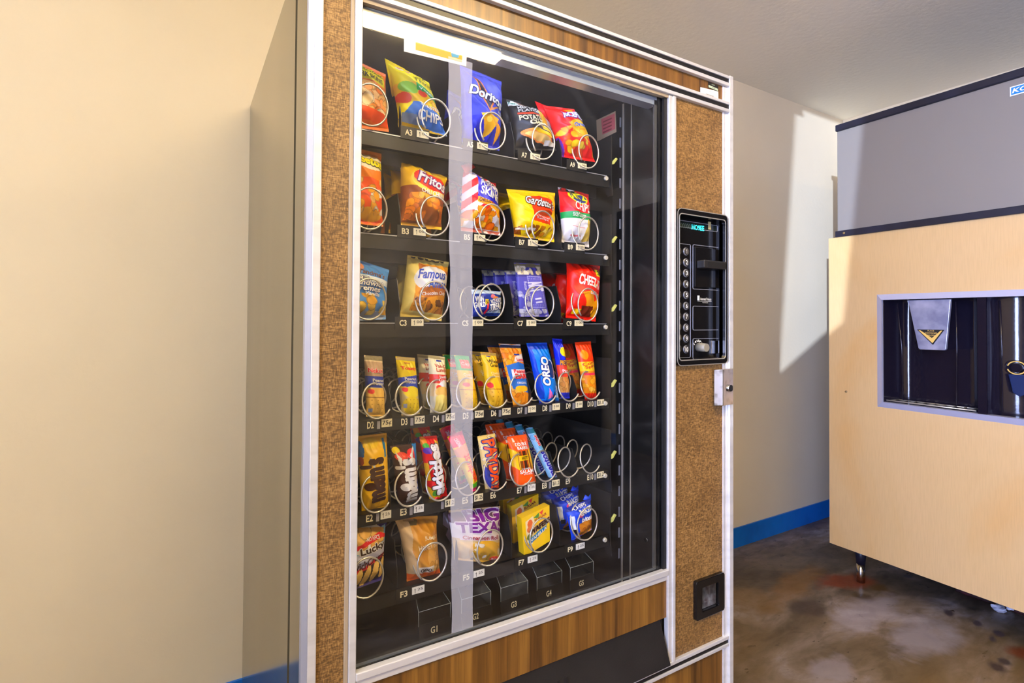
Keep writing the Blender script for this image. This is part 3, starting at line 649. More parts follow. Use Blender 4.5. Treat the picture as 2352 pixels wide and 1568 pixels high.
def refine(v, fs, maxlen):
    bm = bmesh.new(); vv = [bm.verts.new((a, b, 0)) for a, b in v]
    for f in fs:
        try: bm.faces.new([vv[i] for i in f])
        except ValueError: pass
    bmesh.ops.triangulate(bm, faces=bm.faces)
    for _ in range(3):
        es = [e for e in bm.edges if e.calc_length() > maxlen]
        if not es: break
        bmesh.ops.subdivide_edges(bm, edges=es, cuts=1); bmesh.ops.triangulate(bm, faces=[f for f in bm.faces if len(f.verts) > 3])
    bm.verts.ensure_lookup_table(); bm.verts.index_update()
    V = np.array([tuple(q.co)[:2] for q in bm.verts]).reshape(-1, 2); Fs = [tuple(q.index for q in f.verts) for f in bm.faces]
    # keep the triangles facing the front
    out = []
    for f in Fs:
        a, b, c = V[f[0]], V[f[1]], V[f[2]]
        out.append(f if (b[0]-a[0])*(c[1]-a[1])-(b[1]-a[1])*(c[0]-a[0]) > 0 else f[::-1])
    bm.free(); return V, out
def snack(name, label, quad, Y, T, art, texts=(), nu=80, nv=112, seed=1, back=None, depth=0., m='foil', group=None, cat='snack', ears=(), **kw):
    P, Wm, Hm, nrm, base = surf(quad, Y, T, seed=seed, flat=bool(depth), **kw)
    u = np.linspace(0, 1, nu+1); v = np.linspace(0, 1, nv+1); U, V = np.meshgrid(u, v)
    if not depth:                       # pinked seal edges
        V = V.copy(); V[-1] += .008*np.where(np.arange(nu+1) % 2, 1, -1); V[0] -= .008*np.where(np.arange(nu+1) % 2, 1, -1)
    G = P(U, V); verts = G.reshape(-1, 3); idx = np.arange((nu+1)*(nv+1)).reshape(nv+1, nu+1)
    q = np.stack([idx[:-1, :-1], idx[:-1, 1:], idx[1:, 1:], idx[1:, :-1]], -1).reshape(-1, 4)
    cu = (u[:-1]+u[1:])/2; cv = (v[:-1]+v[1:])/2; CU, CV = np.meshgrid(cu, cv)
    C = paint(CU, CV, art, Wm/Hm); faces = [tuple(map(int, f)) for f in q]; cols = np.repeat(linarr(C).reshape(-1, 4), 4, 0)
    bc = np.array(back if back else art[0][1], float); VS = [verts]; n = len(verts); CO = [cols]
    if depth:
        rim = [idx[0, 0], idx[0, -1], idx[-1, -1], idx[-1, 0]]
        B = verts[rim]-nrm*depth; VS.append(B)
        F2 = [(rim[0], n, n+1, rim[1]), (rim[1], n+1, n+2, rim[2]), (rim[2], n+2, n+3, rim[3]), (rim[3], n+3, n, rim[0]), (n+3, n+2, n+1, n)]
        faces += [tuple(map(int, f)) for f in F2]; CO.append(np.repeat(linarr(bc[None]), 20, 0)); n += 4
    else:
        bu = np.linspace(0, 1, 13); bv = np.linspace(0, 1, 17); BU, BV = np.meshgrid(bu, bv)
        F0 = P(BU, BV); pl = np.array(P(BU*0, BV))*(1-BU[..., None])+np.array(P(BU*0+1, BV))*BU[..., None]
        Bk = pl-(F0-pl)*.8; VS.append(Bk.reshape(-1, 3)); ib = n+np.arange(13*17).reshape(17, 13)
        f2 = np.stack([ib[:-1, :-1], ib[1:, :-1], ib[1:, 1:], ib[:-1, 1:]], -1).reshape(-1, 4); faces += [tuple(map(int, f)) for f in f2]
        CO.append(np.repeat(linarr(bc[None]), len(f2)*4, 0)); n += 13*17
    for ear in ears:                    # folded corners of the wrapper: (points in px, colour)
        pts, col = ear[:2]; Yr = ear[2] if len(ear) > 2 else (Y[0] if isinstance(Y, tuple) else Y)
        E_ = np.array([at(x, y, Yr) for x, y in pts]); k = len(E_); VS.append(np.concatenate([E_, E_+np.array([0, .002, 0])])); 
        fs = [tuple(range(n, n+k))[::-1], tuple(range(n+k, n+2*k))]+[(n+i, n+(i+1) % k, n+k+(i+1) % k, n+k+i) for i in range(k)]
        faces += fs; CO.append(np.repeat(linarr(np.array(col, float)[None]), sum(len(f) for f in fs), 0)); n += 2*k
    lay = 0
    for tx in texts:
        s, tu, tv, tw, th, col = tx[:6]; o = tx[6] if len(tx) > 6 else {}
        rot = math.radians(o.get('rot', 0)); b0 = o.get('bold', .015)
        nl = s.count('\n')+1; hh = th*Hm/nl; bx_ = max(0, b0-.02)*.9*hh; passes = []
        if 'out' in o:
            ro_ = bx_+(.035+o.get('ow', .05)*.9)*hh; passes.append((.02, o['out'], [(ro_*math.cos(t), ro_*math.sin(t)) for t in np.arange(8)*math.pi/4]))
        passes.append((min(b0, .02), col, [(0, 0)] if bx_ == 0 else [(bx_*math.cos(t), bx_*math.sin(t)) for t in np.arange(6)*math.pi/3]))
        arc = o.get('arc', 0)
        for bd, c_, shifts in passes:
            gv, gf = norm_glyphs(s, bd, o.get('shear', 0.), o.get('sp', 1.)); x = gv[:, 0]*tw*Wm; y = gv[:, 1]*th*Hm
            X = x*math.cos(rot)-y*math.sin(rot); Z = x*math.sin(rot)+y*math.cos(rot)
            V0, F0_ = refine(np.stack([X, Z], 1), gf, .005); nn = len(V0)
            V2 = np.concatenate([V0+np.array(sh) for sh in shifts]); F2 = [tuple(i+nn*q_ for i in f) for q_ in range(len(shifts)) for f in F0_]
            lay += 1; pu = tu+V2[:, 0]/Wm; pv = tv+V2[:, 1]/Hm; keep = (pu > -.01) & (pu < 1.01) & (pv > 0) & (pv < 1)
            TP = P(np.clip(pu, 0, 1), np.clip(pv, 0, 1), .0006+.00035*lay); F2 = [f for f in F2 if all(keep[i] for i in f)]
            if not F2: continue
            VS.append(TP); faces += [tuple(i+n for i in f) for f in F2]; CO.append(np.repeat(linarr(np.array(c_, float)[None]), 3*len(F2), 0)); n += len(TP)
    VA = np.concatenate(VS)-base
    me = tomesh(name, [tuple(p) for p in VA], faces, np.concatenate(CO), M[m])
    if not depth: me.polygons.foreach_set('use_smooth', [True]*len(me.polygons))
    ob = bpy.data.objects.new(name, me); COL.objects.link(ob); ob.location = base
    return tag(ob, label, cat, group)
def behind(src, offs, labels, group=None):
    out = []
    for (dx, dy, dz, ry), lb in zip(offs, labels):
        c = src.copy(); COL.objects.link(c); c.location = src.location+Vector((dx, dy, dz)); c.rotation_euler = (0, math.radians(ry), 0)
        c['label'] = lb
        if group: c['group'] = group
        elif 'group' in c: del c['group']
        out.append(c)
    return out
YW, YN = (.158, .146), (.152, .142)
wht = (245, 245, 240); blk = (20, 18, 18)
CH = [(250, 170, 30), (240, 140, 20), (255, 200, 70)]
# ---- row A
snack('pork_rind_bag', 'orange bag of pork skins with a yellow name box, leftmost on the top shelf', [(772, 118), (886, 171), (893, 303), (772, 286)], YW, .028,
    [('fill', (246, 128, 40)), ('rect', 0, .22, 1, .62, (246, 206, 150)), ('blobs', 0, .2, 1, .64, 40, .10, [(250, 196, 120), (240, 160, 80), (252, 226, 180), (238, 140, 60)], 3), ('rect', .2, .66, .93, .9, (252, 222, 20)), ('wave', .08, .24, .03, 0, (250, 96, 20))],
    [('BBQ FLAVORED', .56, .83, .66, .065, (60, 50, 40)), ('PORK SKINS', .56, .73, .62, .075, (60, 50, 40))], seed=2)
snack('veggie_chip_bag', 'yellow, green and blue bag of veggie chips tilted over on the top shelf', [(884, 134), (985, 190), (1027, 313), (915, 292)], (.16, .14), .03,
    [('fill', (250, 222, 20)), ('rect', 0, .0, 1, .12, (190, 160, 40)), ('poly', [(0, .32), (1, .44), (1, .62), (.4, .66), (0, .60)], (252, 196, 40)), ('ell', .25, .56, .2, .09, (150, 200, 70)), ('ell', .12, .40, .14, .08, (235, 90, 50)), ('ell', .55, .52, .1, .05, (230, 80, 50)), ('poly', [(.42, .56), (1, .5), (1, .61), (.42, .66)], (40, 160, 80)), ('blobs', .55, .26, 1, .46, 10, .07, [(250, 180, 40), (255, 210, 90)], 5), ('poly', [(0, .12), (.3, .36), (.6, .36), (1, .24), (1, 0), (.7, .04)], (70, 120, 200)), ('poly', [(.05, .08), (.42, .07), (.42, .17), (.05, .2)], (120, 136, 170)), ('ell', .3, .88, .17, .05, (250, 240, 200))],
    [('SunChips', .32, .885, .26, .05, (200, 60, 30)), ('Sun\nThins', .62, .75, .46, .15, (60, 60, 30), {'bold': 0}), ('Veggie', .68, .575, .44, .05, wht), ('TOASTED', .66, .33, .5, .05, wht), ('CHIPS', .66, .19, .6, .12, wht, {'bold': .03})],
    seed=3, ears=[([(884, 134), (930, 158), (918, 214), (901, 222)], (246, 210, 20), .157)], pinch=.1)
dor = snack('tortilla_chip_bag', 'tall blue tortilla chip bag standing in front on the top shelf', [(1056, 150), (1152, 188), (1147, 346), (1060, 326)], (.165, .145), .036,
    [('fill', (66, 78, 200)), ('rect', 0, .62, 1, 1, (96, 104, 214)), ('rect', 0, 0, 1, .3, (34, 46, 190)), ('poly', [(.12, .92), (.64, .52), (.52, .36), (.40, .52)], (246, 140, 50)), ('poly', [(.15, .88), (.60, .52), (.51, .40), (.43, .54)], (40, 30, 60)), ('poly', [(.30, .33), (.84, .36), (.62, .14), (.5, .09)], (250, 190, 40)), ('poly', [(.72, .30), (.99, .26), (.8, .04)], (246, 170, 30)), ('ell', .5, .27, .07, .03, (255, 226, 110)), ('poly', [(.6, .45), (1, .56), (.55, .40)], (250, 160, 40))],
    [('Doritos', .51, .60, .82, .12, wht, {'rot': -12, 'bold': .04, 'out': (30, 26, 80), 'ow': .03}), ('COOL\nRANCH', .88, .44, .2, .06, wht, {'rot': -8})], seed=5, pinch=.03)
behind(dor, [(-.005, .115, -.012, 9)], ['second blue tortilla chip bag, mostly hidden behind the tall front one'])
snack('hot_dog_chip_bag', 'black and yellow potato chip bag with a hot dog picture on the top shelf', [(1163, 228), (1243, 256), (1279, 346), (1184, 344)], (.16, .142), .03,
    [('fill', (36, 34, 34)), ('rect', 0, .86, 1, 1, (150, 120, 110)), ('poly', [(.55, 1), (1, .9), (1, .3), (.62, .36), (.68, .7)], (252, 196, 40)), ('blobs', .62, .4, 1, .95, 16, .08, [(255, 214, 80), (250, 180, 30)], 2), ('ell', .12, .93, .24, .07, (236, 244, 236)), ('ell', .5, .22, .42, .10, (240, 150, 80), -10), ('ell', .52, .20, .36, .06, (252, 214, 140), -10), ('ell', .62, .29, .3, .04, (250, 210, 40), -8), ('rect', .1, .655, .62, .69, (230, 80, 40)), ('rect', .66, .08, 1, .16, wht)],
    [("Tim's", .14, .93, .28, .06, (30, 140, 120), {'shear': .3}), ('CLASSIC', .38, .85, .44, .05, wht), ('HOT DOG', .38, .79, .5, .06, wht, {'bold': .03}), ('FLAVOR', .38, .72, .52, .05, wht), ('POTATO', .38, .57, .56, .10, (250, 240, 200), {'bold': .04}), ('CHIPS', .5, .45, .46, .09, (250, 240, 200), {'bold': .04})], seed=7, ears=[([(1152, 225), (1198, 233), (1180, 330), (1160, 320)], (44, 42, 46), .17)])
snack('puffed_potato_bag', 'red and orange puffed snack bag at the right end of the top shelf', [(1247, 242), (1319, 251), (1367, 372), (1289, 360)], (.16, .14), .034,
    [('fill', (232, 40, 40)), ('poly', [(.3, .6), (1, .6), (1, .36), (.3, .30)], (250, 150, 20)), ('ell', .68, .54, .36, .12, (252, 196, 30)), ('blobs', 0, .04, 1, .5, 26, .085, [(255, 196, 30), (252, 170, 20), (255, 220, 90), (240, 90, 20)], 8), ('ell', .55, .87, .08, .06, (250, 170, 20)), ('poly', [(0, .0), (.12, 0), (.02, .35), (0, .35)], (100, 40, 170))],
    [('JUICEFULS', .55, .73, .62, .14, wht, {'bold': .05, 'out': (90, 40, 170), 'ow': .04, 'rot': -5}), ('Original', .70, .555, .46, .07, (50, 60, 170), {'out': wht, 'ow': .05})], seed=9, ears=[([(1229, 232), (1262, 246), (1262, 290), (1247, 275)], (226, 40, 46), .16), ([(1250, 268), (1276, 296), (1262, 306), (1248, 285)], (190, 186, 196), .155)])
# ---- row B
snack('cheese_puff_bag', 'orange cheese puff bag, leftmost on the second shelf', [(768, 330), (876, 353), (880, 520), (768, 508)], YW, .034,
    [('fill', (250, 140, 20)), ('rect', 0, .0, 1, .56, (244, 96, 16)), ('ell', .6, .8, .5, .12, (252, 238, 210)), ('ell', .85, .38, .2, .05, wht, 20), ('ell', .7, .12, .25, .08, (250, 180, 40)), ('blobs', .4, .12, 1, .6, 14, .07, [(252, 176, 40), (250, 236, 220), (240, 80, 30), (255, 200, 120)], 12)],
    [('Cheetos', .56, .82, .86, .13, (250, 226, 30), {'bold': .05, 'out': (60, 70, 30), 'ow': .04, 'rot': -4})], seed=11)
fri = snack('corn_chip_bag', 'yellow and brown chili cheese corn chip bag in front on the second shelf', [(917, 359), (1027, 408), (1014, 528), (914, 518)], (.165, .145), .034,
    [('fill', (252, 196, 16)), ('rect', 0, 0, 1, .56, (150, 84, 30)), ('poly', [(0, .56), (.5, .50), (1, .6), (1, .45), (0, .45)], (150, 84, 30)), ('ell', .6, .66, .46, .18, (253, 222, 90), -6), ('ell', .6, .69, .42, .14, (226, 60, 30), -6), ('blobs', .08, .08, 1, .46, 26, .09, [(250, 160, 30), (246, 140, 20), (255, 190, 70), (200, 110, 20)], 21), ('rect', 0, 0, 1, .05, (200, 150, 30))],
    [('Fritos', .6, .70, .66, .17, wht, {'bold': .03, 'out': (120, 30, 110), 'ow': .05, 'shear': .15, 'rot': -6}), ('CHILI CHEESE', .64, .50, .6, .07, wht)], seed=13, pinch=.08)
behind(fri, [(-.006, .04, -.010, 0), (-.012, .08, -.018, 2)], ['yellow corn chip bag just behind the front chili cheese one', 'yellow corn chip bag furthest back in its coil'])
fd = snack('potato_skin_bag', 'red and white striped potato skins bag with a blue band', [(1062, 376), (1139, 420), (1150, 541), (1054, 529)], (.165, .145), .034,
    [('fill', (236, 232, 232)), ('stripes', 0, .3, 1, 1, 5.2, 128, (222, 40, 50)), ('rect', .3, .88, 1, 1, (224, 30, 40)), ('poly', [(.26, .86), (1, .72), (1, .42), (.26, .50)], (50, 50, 190)), ('poly', [(.4, .9), (1, .8), (1, .70), (.4, .80)], (236, 226, 230)), ('poly', [(.28, .5), (1, .40), (1, .3), (.28, .42)], (244, 176, 30)), ('blobs', .0, .06, 1, .36, 24, .09, [(250, 150, 20), (244, 120, 20), (255, 180, 50)], 4), ('rect', .06, .05, .3, .13, (226, 220, 214)), ('rect', 0, 0, 1, .05, (200, 110, 90))],
    [('FRIDAYS', .66, .80, .5, .06, blk, {'rot': -10}), ('POTATO', .60, .70, .54, .09, wht, {'rot': -9, 'bold': .03}), ('SKINS', .60, .585, .54, .12, wht, {'rot': -9, 'bold': .04}), ('CHEDDAR & BACON', .58, .435, .56, .05, (90, 50, 20), {'rot': -6})], seed=15, ears=[([(1060, 380), (1082, 372), (1092, 384), (1070, 398)], (226, 50, 50), .15)])
behind(fd, [(-.004, .085, -.006, -3)], ['red striped potato skins bag hidden behind the front striped one'])
ga = snack('snack_mix_bag', 'yellow snack mix bag with a red name flag on the second shelf', [(1163, 434), (1275, 443), (1273, 556), (1179, 543)], (.16, .145), .032,
    [('fill', (252, 206, 20)), ('ell', .54, .72, .3, .12, (214, 60, 24)), ('poly', [(.36, .72), (.82, .66), (.76, .26), (.34, .30)], (218, 70, 26)), ('ell', .62, .48, .18, .06, (150, 60, 20)), ('blobs', 0, .05, 1, .22, 18, .07, [(248, 190, 40), (210, 140, 30), (250, 214, 110), (170, 100, 30)], 6), ('rect', .02, .13, .42, .17, (250, 240, 220)), ('rect', .0, .0, 1, .04, (230, 190, 120))],
    [("Gardetto's", .55, .69, .64, .16, wht, {'out': (50, 20, 14), 'ow': .04, 'rot': -10, 'shear': .2}), ('Original\nRecipe', .56, .37, .34, .1, wht, {'rot': -6, 'bold': 0})], seed=17)
behind(ga, [(-.004, .07, .004, 4)], ['second yellow snack mix bag, peeking out behind the front one'])
snack('cracker_chip_bag', 'red, green and white cracker chip bag at the right end of the second shelf', [(1281, 429), (1352, 446), (1353, 568), (1290, 556)], (.16, .145), .03,
    [('fill', (234, 232, 232)), ('rect', 0, .52, 1, 1, (226, 36, 46)), ('rect', 0, .42, 1, .54, (30, 150, 80)), ('ell', .48, .83, .3, .15, (252, 226, 30)), ('ell', .48, .83, .26, .13, (50, 60, 120)), ('poly', [(.62, .05), (.96, .1), (1, .3), (.72, .44)], (216, 190, 90)), ('ell', .94, .5, .1, .12, (240, 216, 130)), ('rect', .2, .27, .62, .28, (214, 120, 120)), ('rect', .2, .12, .55, .14, (214, 120, 120))],
    [('RITZ', .48, .85, .46, .15, (252, 230, 30), {'bold': .05, 'rot': -4}), ('CHIPS', .52, .635, .5, .15, wht, {'rot': -5}), ('SOUR CREAM\nAND ONION', .42, .475, .42, .07, wht, {'rot': -4})], seed=19)
# ---- row C
snack('sandwich_creme_bag', 'light blue mini sandwich creme cookie bag, leftmost on the third shelf', [(768, 578), (894, 620), (886, 733), (768, 738)], YW, .03,
    [('fill', (84, 150, 224)), ('poly', [(0, 1), (.45, .9), (.3, .62), (0, .6)], (240, 236, 226)), ('ell', .36, .9, .14, .1, (232, 160, 120)), ('rect', 0, .62, 1, .72, (230, 238, 246)), ('rect', 0, 0, 1, .14, (180, 200, 234)), ('blobs', .1, .08, 1, .42, 15, .12, [(248, 206, 90), (240, 186, 70), (252, 222, 120)], 7)],
    [("Grandma's", .58, .79, .6, .10, (120, 70, 40), {'shear': .3, 'bold': .02}), ('Mini', .45, .66, .18, .07, wht, {'out': (20, 50, 120)}), ('Sandwich', .56, .60, .60, .09, wht, {'out': (20, 60, 140), 'shear': .2, 'bold': .03}), ('Cremes', .52, .51, .52, .09, wht, {'out': (20, 60, 140), 'shear': .2, 'bold': .03}), ('Vanilla', .62, .42, .3, .06, wht, {'shear': .3})], seed=23)
fa = snack('chocolate_chip_cookie_bag', 'pale yellow bag of chocolate chip cookies in front on the third shelf', [(936, 585), (1031, 602), (1014, 737), (918, 726)], (.16, .145), .028,
    [('fill', (236, 216, 132)), ('poly', [(.22, .86), (.96, .90), (.97, .1), (.16, .1)], (222, 156, 40)), ('poly', [(.22, .88), (.6, .78), (.95, .80), (.95, .62), (.22, .62)], (184, 112, 50)), ('ell', .56, .62, .42, .22, (240, 238, 232)), ('poly', [(.3, .46), (.95, .58), (.98, .42), (.42, .30), (.25, .36)], (190, 112, 40)), ('blobs', .2, .10, .98, .30, 16, .09, [(214, 146, 30), (170, 104, 20), (234, 170, 50), (110, 66, 20)], 9), ('rect', 0, 0, 1, .07, (232, 206, 110))],
    [('Famous', .53, .70, .66, .15, (50, 80, 170), {'shear': .25, 'bold': .02, 'rot': 4}), ('Amos', .66, .55, .46, .13, (50, 90, 180), {'shear': .25, 'bold': .02, 'rot': 4}), ('Chocolate Chip', .62, .385, .6, .07, wht, {'rot': 10})], seed=25, pinch=.02)
behind(fa, [(-.004, .055, .0, 3)], ['pale yellow cookie bag just behind the front cookie bag'])
snack('crisped_rice_bar', 'small blue and white crisped rice treat wrapper lying in its coil', [(1082, 664), (1151, 669), (1150, 725), (1083, 727)], (.155, .145), .018,
    [('fill', (40, 70, 150)), ('rect', 0, .82, 1, 1, (210, 226, 240)), ('poly', [(.4, .1), (1, .1), (1, .5), (.4, .35)], (200, 220, 236)), ('poly', [(.0, .75), (.42, .8), (.5, .2), (.3, 0), (0, 0)], (44, 60, 140)), ('ell', .6, .72, .08, .08, (236, 140, 150)), ('ell', .72, .62, .12, .1, (232, 150, 70)), ('rect', .34, .38, .46, .6, (250, 206, 30)), ('poly', [(.34, .1), (.42, .5), (.46, .4), (.4, .05)], (210, 40, 60))],
    [('WIN\nGOLD', .17, .5, .3, .4, wht, {'bold': .05}), ('50', .40, .49, .08, .14, (60, 60, 30)), ('RICE KRISPIES', .76, .56, .5, .16, wht, {'bold': .03, 'rot': 14, 'out': (40, 70, 140)}), ('TREATS', .76, .33, .54, .24, wht, {'bold': .05, 'rot': 12, 'out': (30, 50, 120), 'shear': .2})], seed=27, seal=.03, nu=100, nv=70)
pop = snack('popcorn_bag', 'violet and white popcorn packet in front on the third shelf', [(1180, 603), (1240, 606), (1262, 727), (1193, 727)], (.155, .15), .010,
    [('fill', (92, 88, 178)), ('rect', 0, .92, 1, 1, (120, 110, 84)), ('rect', 0, .74, 1, .92, (70, 66, 140)), ('blobs', 0, .78, 1, .95, 16, .07, [(226, 218, 200), (200, 190, 160)], 4), ('rect', .34, .16, .9, .76, (150, 150, 214)), ('rect', .37, .18, .87, .74, (104, 100, 190)), ('dots', .34, .16, .9, .76, 9, 16, .2, (200, 200, 236)), ('rect', .42, .22, .82, .70, (112, 108, 196)), ('blobs', 0, .0, .35, .6, 10, .06, [(206, 206, 230), (170, 170, 214)], 14), ('blobs', 0, 0, 1, .14, 20, .07, [(216, 216, 226), (190, 190, 216)], 15)],
    [('ACT', .62, .56, .3, .34, (226, 226, 246), {'rot': -82, 'bold': .04}), ('II', .64, .3, .14, .14, (226, 226, 246), {'rot': -82}), ('Butter Lovers', .25, .46, .60, .06, (210, 210, 240), {'rot': -86})], seed=29, seal=.04, p=3)
behind(pop, [(-.012, .03, .002, 0), (-.02, .07, .003, 0), (-.026, .115, .004, 0)], ['violet popcorn packet directly behind the front packet', 'violet popcorn packet third in its coil', 'violet popcorn packet furthest back, brownish in the dark'])
cz = snack('cheese_cracker_bag', 'bright red cheese cracker bag with big white letters, right end of the third shelf', [(1300, 591), (1378, 611), (1368, 738), (1299, 729)], (.16, .145), .032,
    [('fill', (236, 40, 16)), ('rect', .76, .76, .98, .88, (250, 226, 30)), ('poly', [(.28, .42), (.5, .1), (.86, .1), (1, .30), (.86, .44), (.7, .3), (.5, .46)], (246, 160, 20)), ('poly', [(.3, .2), (.46, .05), (.8, .06), (.7, .22)], (110, 40, 20)), ('ell', .84, .13, .14, .07, (250, 170, 30)), ('rect', .12, .07, .36, .15, (250, 200, 30)), ('poly', [(.56, .56), (.7, .52), (.66, .62)], (250, 190, 20))],
    [('CHEEZ-IT', .53, .62, .66, .17, wht, {'bold': .03, 'rot': -8}), ('2oz', .88, .82, .16, .07, blk), ('ORIGINAL', .66, .42, .4, .05, wht, {'rot': -3})], seed=31)
behind(cz, [(-.012, .055, -.012, 10), (-.02, .10, -.02, 4)], ['red cheese cracker bag leaning behind the front red one', 'red cheese cracker bag furthest back in its coil'])
# ---- row D
def pack(name, label, quad, art, texts, seed, T=.015, Y=YN, **k): return snack(name, label, quad, Y, T, art, texts, nu=48, nv=130, seed=seed, seal=.04, wr=.8, pinch=.02, **k)
tan_c = [(238, 196, 110), (230, 180, 90)]
ck = (240, 202, 96); dk = (200, 150, 60)
pack('peanut_butter_cookie_pack', 'clear pack of square cookies with a blue peanut butter band, leftmost on the cracker shelf', [(836, 815), (878, 819), (885, 956), (841, 956)],
    [('fill', (232, 214, 180)), ('rect', 0, .92, 1, 1, (150, 140, 110)), ('rect', 0, .64, 1, .9, (196, 168, 140)), ('rect', .0, .48, 1, .66, (50, 70, 170)), ('rect', 0, 0, 1, .47, (244, 204, 112)), ('rect', 0, .31, 1, .325, (170, 120, 60)), ('dots', .1, .04, .95, .3, 3, 4, .12, (190, 140, 60)), ('ell', .22, .41, .16, .04, (234, 80, 70)), ('rect', .08, .07, .3, .13, (140, 160, 210))],
    [('Nekot', .5, .755, .8, .07, (222, 50, 60), {'bold': .03, 'out': wht}), ('Peanut\nButter', .62, .57, .64, .10, wht, {'bold': .03})], 41)
pack('toasty_cracker_pack', 'pack of round crackers with a yellow top and blue peanut butter band', [(908, 818), (953, 822), (965, 952), (922, 954)],
    [('fill', (250, 216, 30)), ('rect', 0, .94, 1, 1, (190, 170, 120)), ('poly', [(0, .50), (1, .46), (1, .70), (0, .64)], (60, 84, 190)), ('rect', 0, 0, 1, .46, (226, 206, 150)), ('ell', .56, .40, .44, .10, (252, 222, 60)), ('ell', .52, .17, .47, .155, (248, 214, 50)), ('dots', .1, .04, .95, .3, 4, 4, .12, (196, 156, 30)), ('ell', .22, .44, .14, .04, (234, 70, 80)), ('rect', .08, .13, .24, .2, (170, 180, 214))],
    [('Toasty', .52, .80, .78, .07, (226, 50, 40), {'bold': .03}), ('Peanut\nButter', .56, .60, .62, .10, wht, {'bold': .03}), ('lance', .48, .90, .3, .03, (200, 60, 80))], 42)
van = pack('vanilla_lunch_pack', 'cream coloured lunch cookie pack with a red vanilla creme band', [(983, 815), (1022, 820), (1028, 948), (988, 950)],
    [('fill', (246, 236, 196)), ('rect', 0, .95, 1, 1, (180, 166, 120)), ('rect', 0, .52, 1, .68, (220, 66, 40)), ('rect', 0, 0, 1, .52, (236, 214, 170)), ('ell', .7, .5, .28, .07, wht), ('ell', .4, .45, .16, .045, (230, 60, 50)), ('ell', .6, .38, .4, .09, (236, 196, 110)), ('ell', .55, .17, .48, .16, (238, 220, 130)), ('rect', .0, .0, .2, .3, (220, 214, 190)), ('rect', .4, .9, .7, .93, (60, 70, 150))],
    [('Van-O\nLunch', .58, .79, .66, .13, (190, 60, 30), {'bold': .02}), ('Vanilla\nCreme', .66, .61, .56, .10, wht, {'bold': .02})], 43)
behind(van, [(-.002, .045, 0, -2)], ['cream vanilla lunch pack right behind the front one'])
gr = pack('cheddar_cracker_pack', 'cheddar cheese cracker pack with a green top behind the pale strip', [(1043, 815), (1077, 818), (1101, 940), (1062, 940)],
    [('fill', (250, 196, 30)), ('rect', 0, .72, 1, 1, (60, 170, 80)), ('rect', .2, .76, .84, .92, (236, 110, 80)), ('dots', .05, .02, .98, .4, 3, 5, .12, (200, 140, 20)), ('rect', 0, .36, 1, .375, (190, 120, 20)), ('ell', .3, .46, .18, .04, (236, 90, 70))],
    [('Cap', .5, .84, .5, .08, (250, 220, 200)), ('Cheddar\nCheese', .54, .62, .62, .10, (252, 240, 200))], 44)
behind(gr, [(-.003, .045, 0, -2)], ['green topped cracker pack behind the one at the pale strip'])
wg = pack('whole_grain_cracker_pack', 'golden whole grain cheddar cracker pack, sixth on the cracker shelf', [(1103, 808), (1139, 811), (1160, 938), (1124, 939)],
    [('fill', (246, 196, 50)), ('rect', 0, .95, 1, 1, (176, 150, 90)), ('rect', 0, 0, 1, .36, (236, 190, 60)), ('dots', .05, .02, .98, .34, 3, 4, .12, (190, 140, 30)), ('rect', 0, .345, 1, .36, (190, 130, 20)), ('ell', .16, .42, .14, .05, (234, 70, 70)), ('rect', .28, .92, .52, .94, (50, 60, 140))],
    [('Whole\nGrain', .58, .81, .7, .13, (50, 36, 16)), ('Cheddar\nCheese', .56, .61, .58, .09, (252, 236, 180))], 45)
behind(wg, [(-.003, .04, 0, -1)], ['brownish whole grain pack standing behind the golden one'])
pb = pack('peanut_bar', 'peanut bar with a navy top edge and blue and white label', [(1145, 789), (1195, 791), (1220, 934), (1180, 936)],
    [('fill', (232, 150, 40)), ('blobs', 0, 0, 1, 1, 80, .055, [(240, 166, 50), (250, 190, 90), (220, 130, 30)], 3), ('rect', 0, .94, 1, 1, (50, 56, 84)), ('rect', 0, .985, 1, 1, wht), ('poly', [(.05, .66), (.6, .72), (1, .68), (1, .22), (.5, .26), (.1, .3)], (60, 120, 200)), ('rect', .2, .46, 1, .6, wht), ('ell', .55, .3, .35, .05, (250, 190, 50)), ('poly', [(.5, .80), (1, .86), (1, .72), (.4, .72)], (240, 232, 226)), ('rect', .5, .82, .8, .85, (40, 60, 150))],
    [('Lance', .76, .76, .4, .05, (220, 40, 50)), ('Peanut', .62, .575, .64, .055, (220, 50, 40), {'bold': .03}), ('BAR', .62, .495, .6, .075, (220, 50, 40), {'bold': .05}), ('ORIGINAL', .58, .39, .5, .035, wht)], 46, T=.012)
behind(pb, [(-.004, .045, .0, -1)], ['peanut bar directly behind the front peanut bar'])
pack('creme_cookie_pack', 'bright blue creme cookie pack with white sideways lettering', [(1209, 788), (1256, 787), (1287, 930), (1240, 930)],
    [('fill', (20, 130, 226)), ('rect', 0, .9, 1, 1, (20, 70, 180)), ('rect', 0, 0, 1, .08, (20, 50, 160)), ('poly', [(0, .9), (.12, .9), (.2, .1), (0, .1)], (16, 70, 190)), ('ell', .74, .58, .2, .15, (240, 240, 246)), ('ell', .70, .58, .18, .14, (30, 60, 120)), ('poly', [(.36, .1), (.62, .14), (.42, .28)], (240, 130, 190)), ('rect', .80, .12, .9, .2, (210, 230, 250))],
    [('OREO', .42, .55, 1.15, .12, wht, {'rot': 84, 'bold': .06, 'out': (16, 40, 130), 'ow': .05}), ('0g', .82, .26, .3, .06, wht, {'rot': 84})], 47, T=.018)
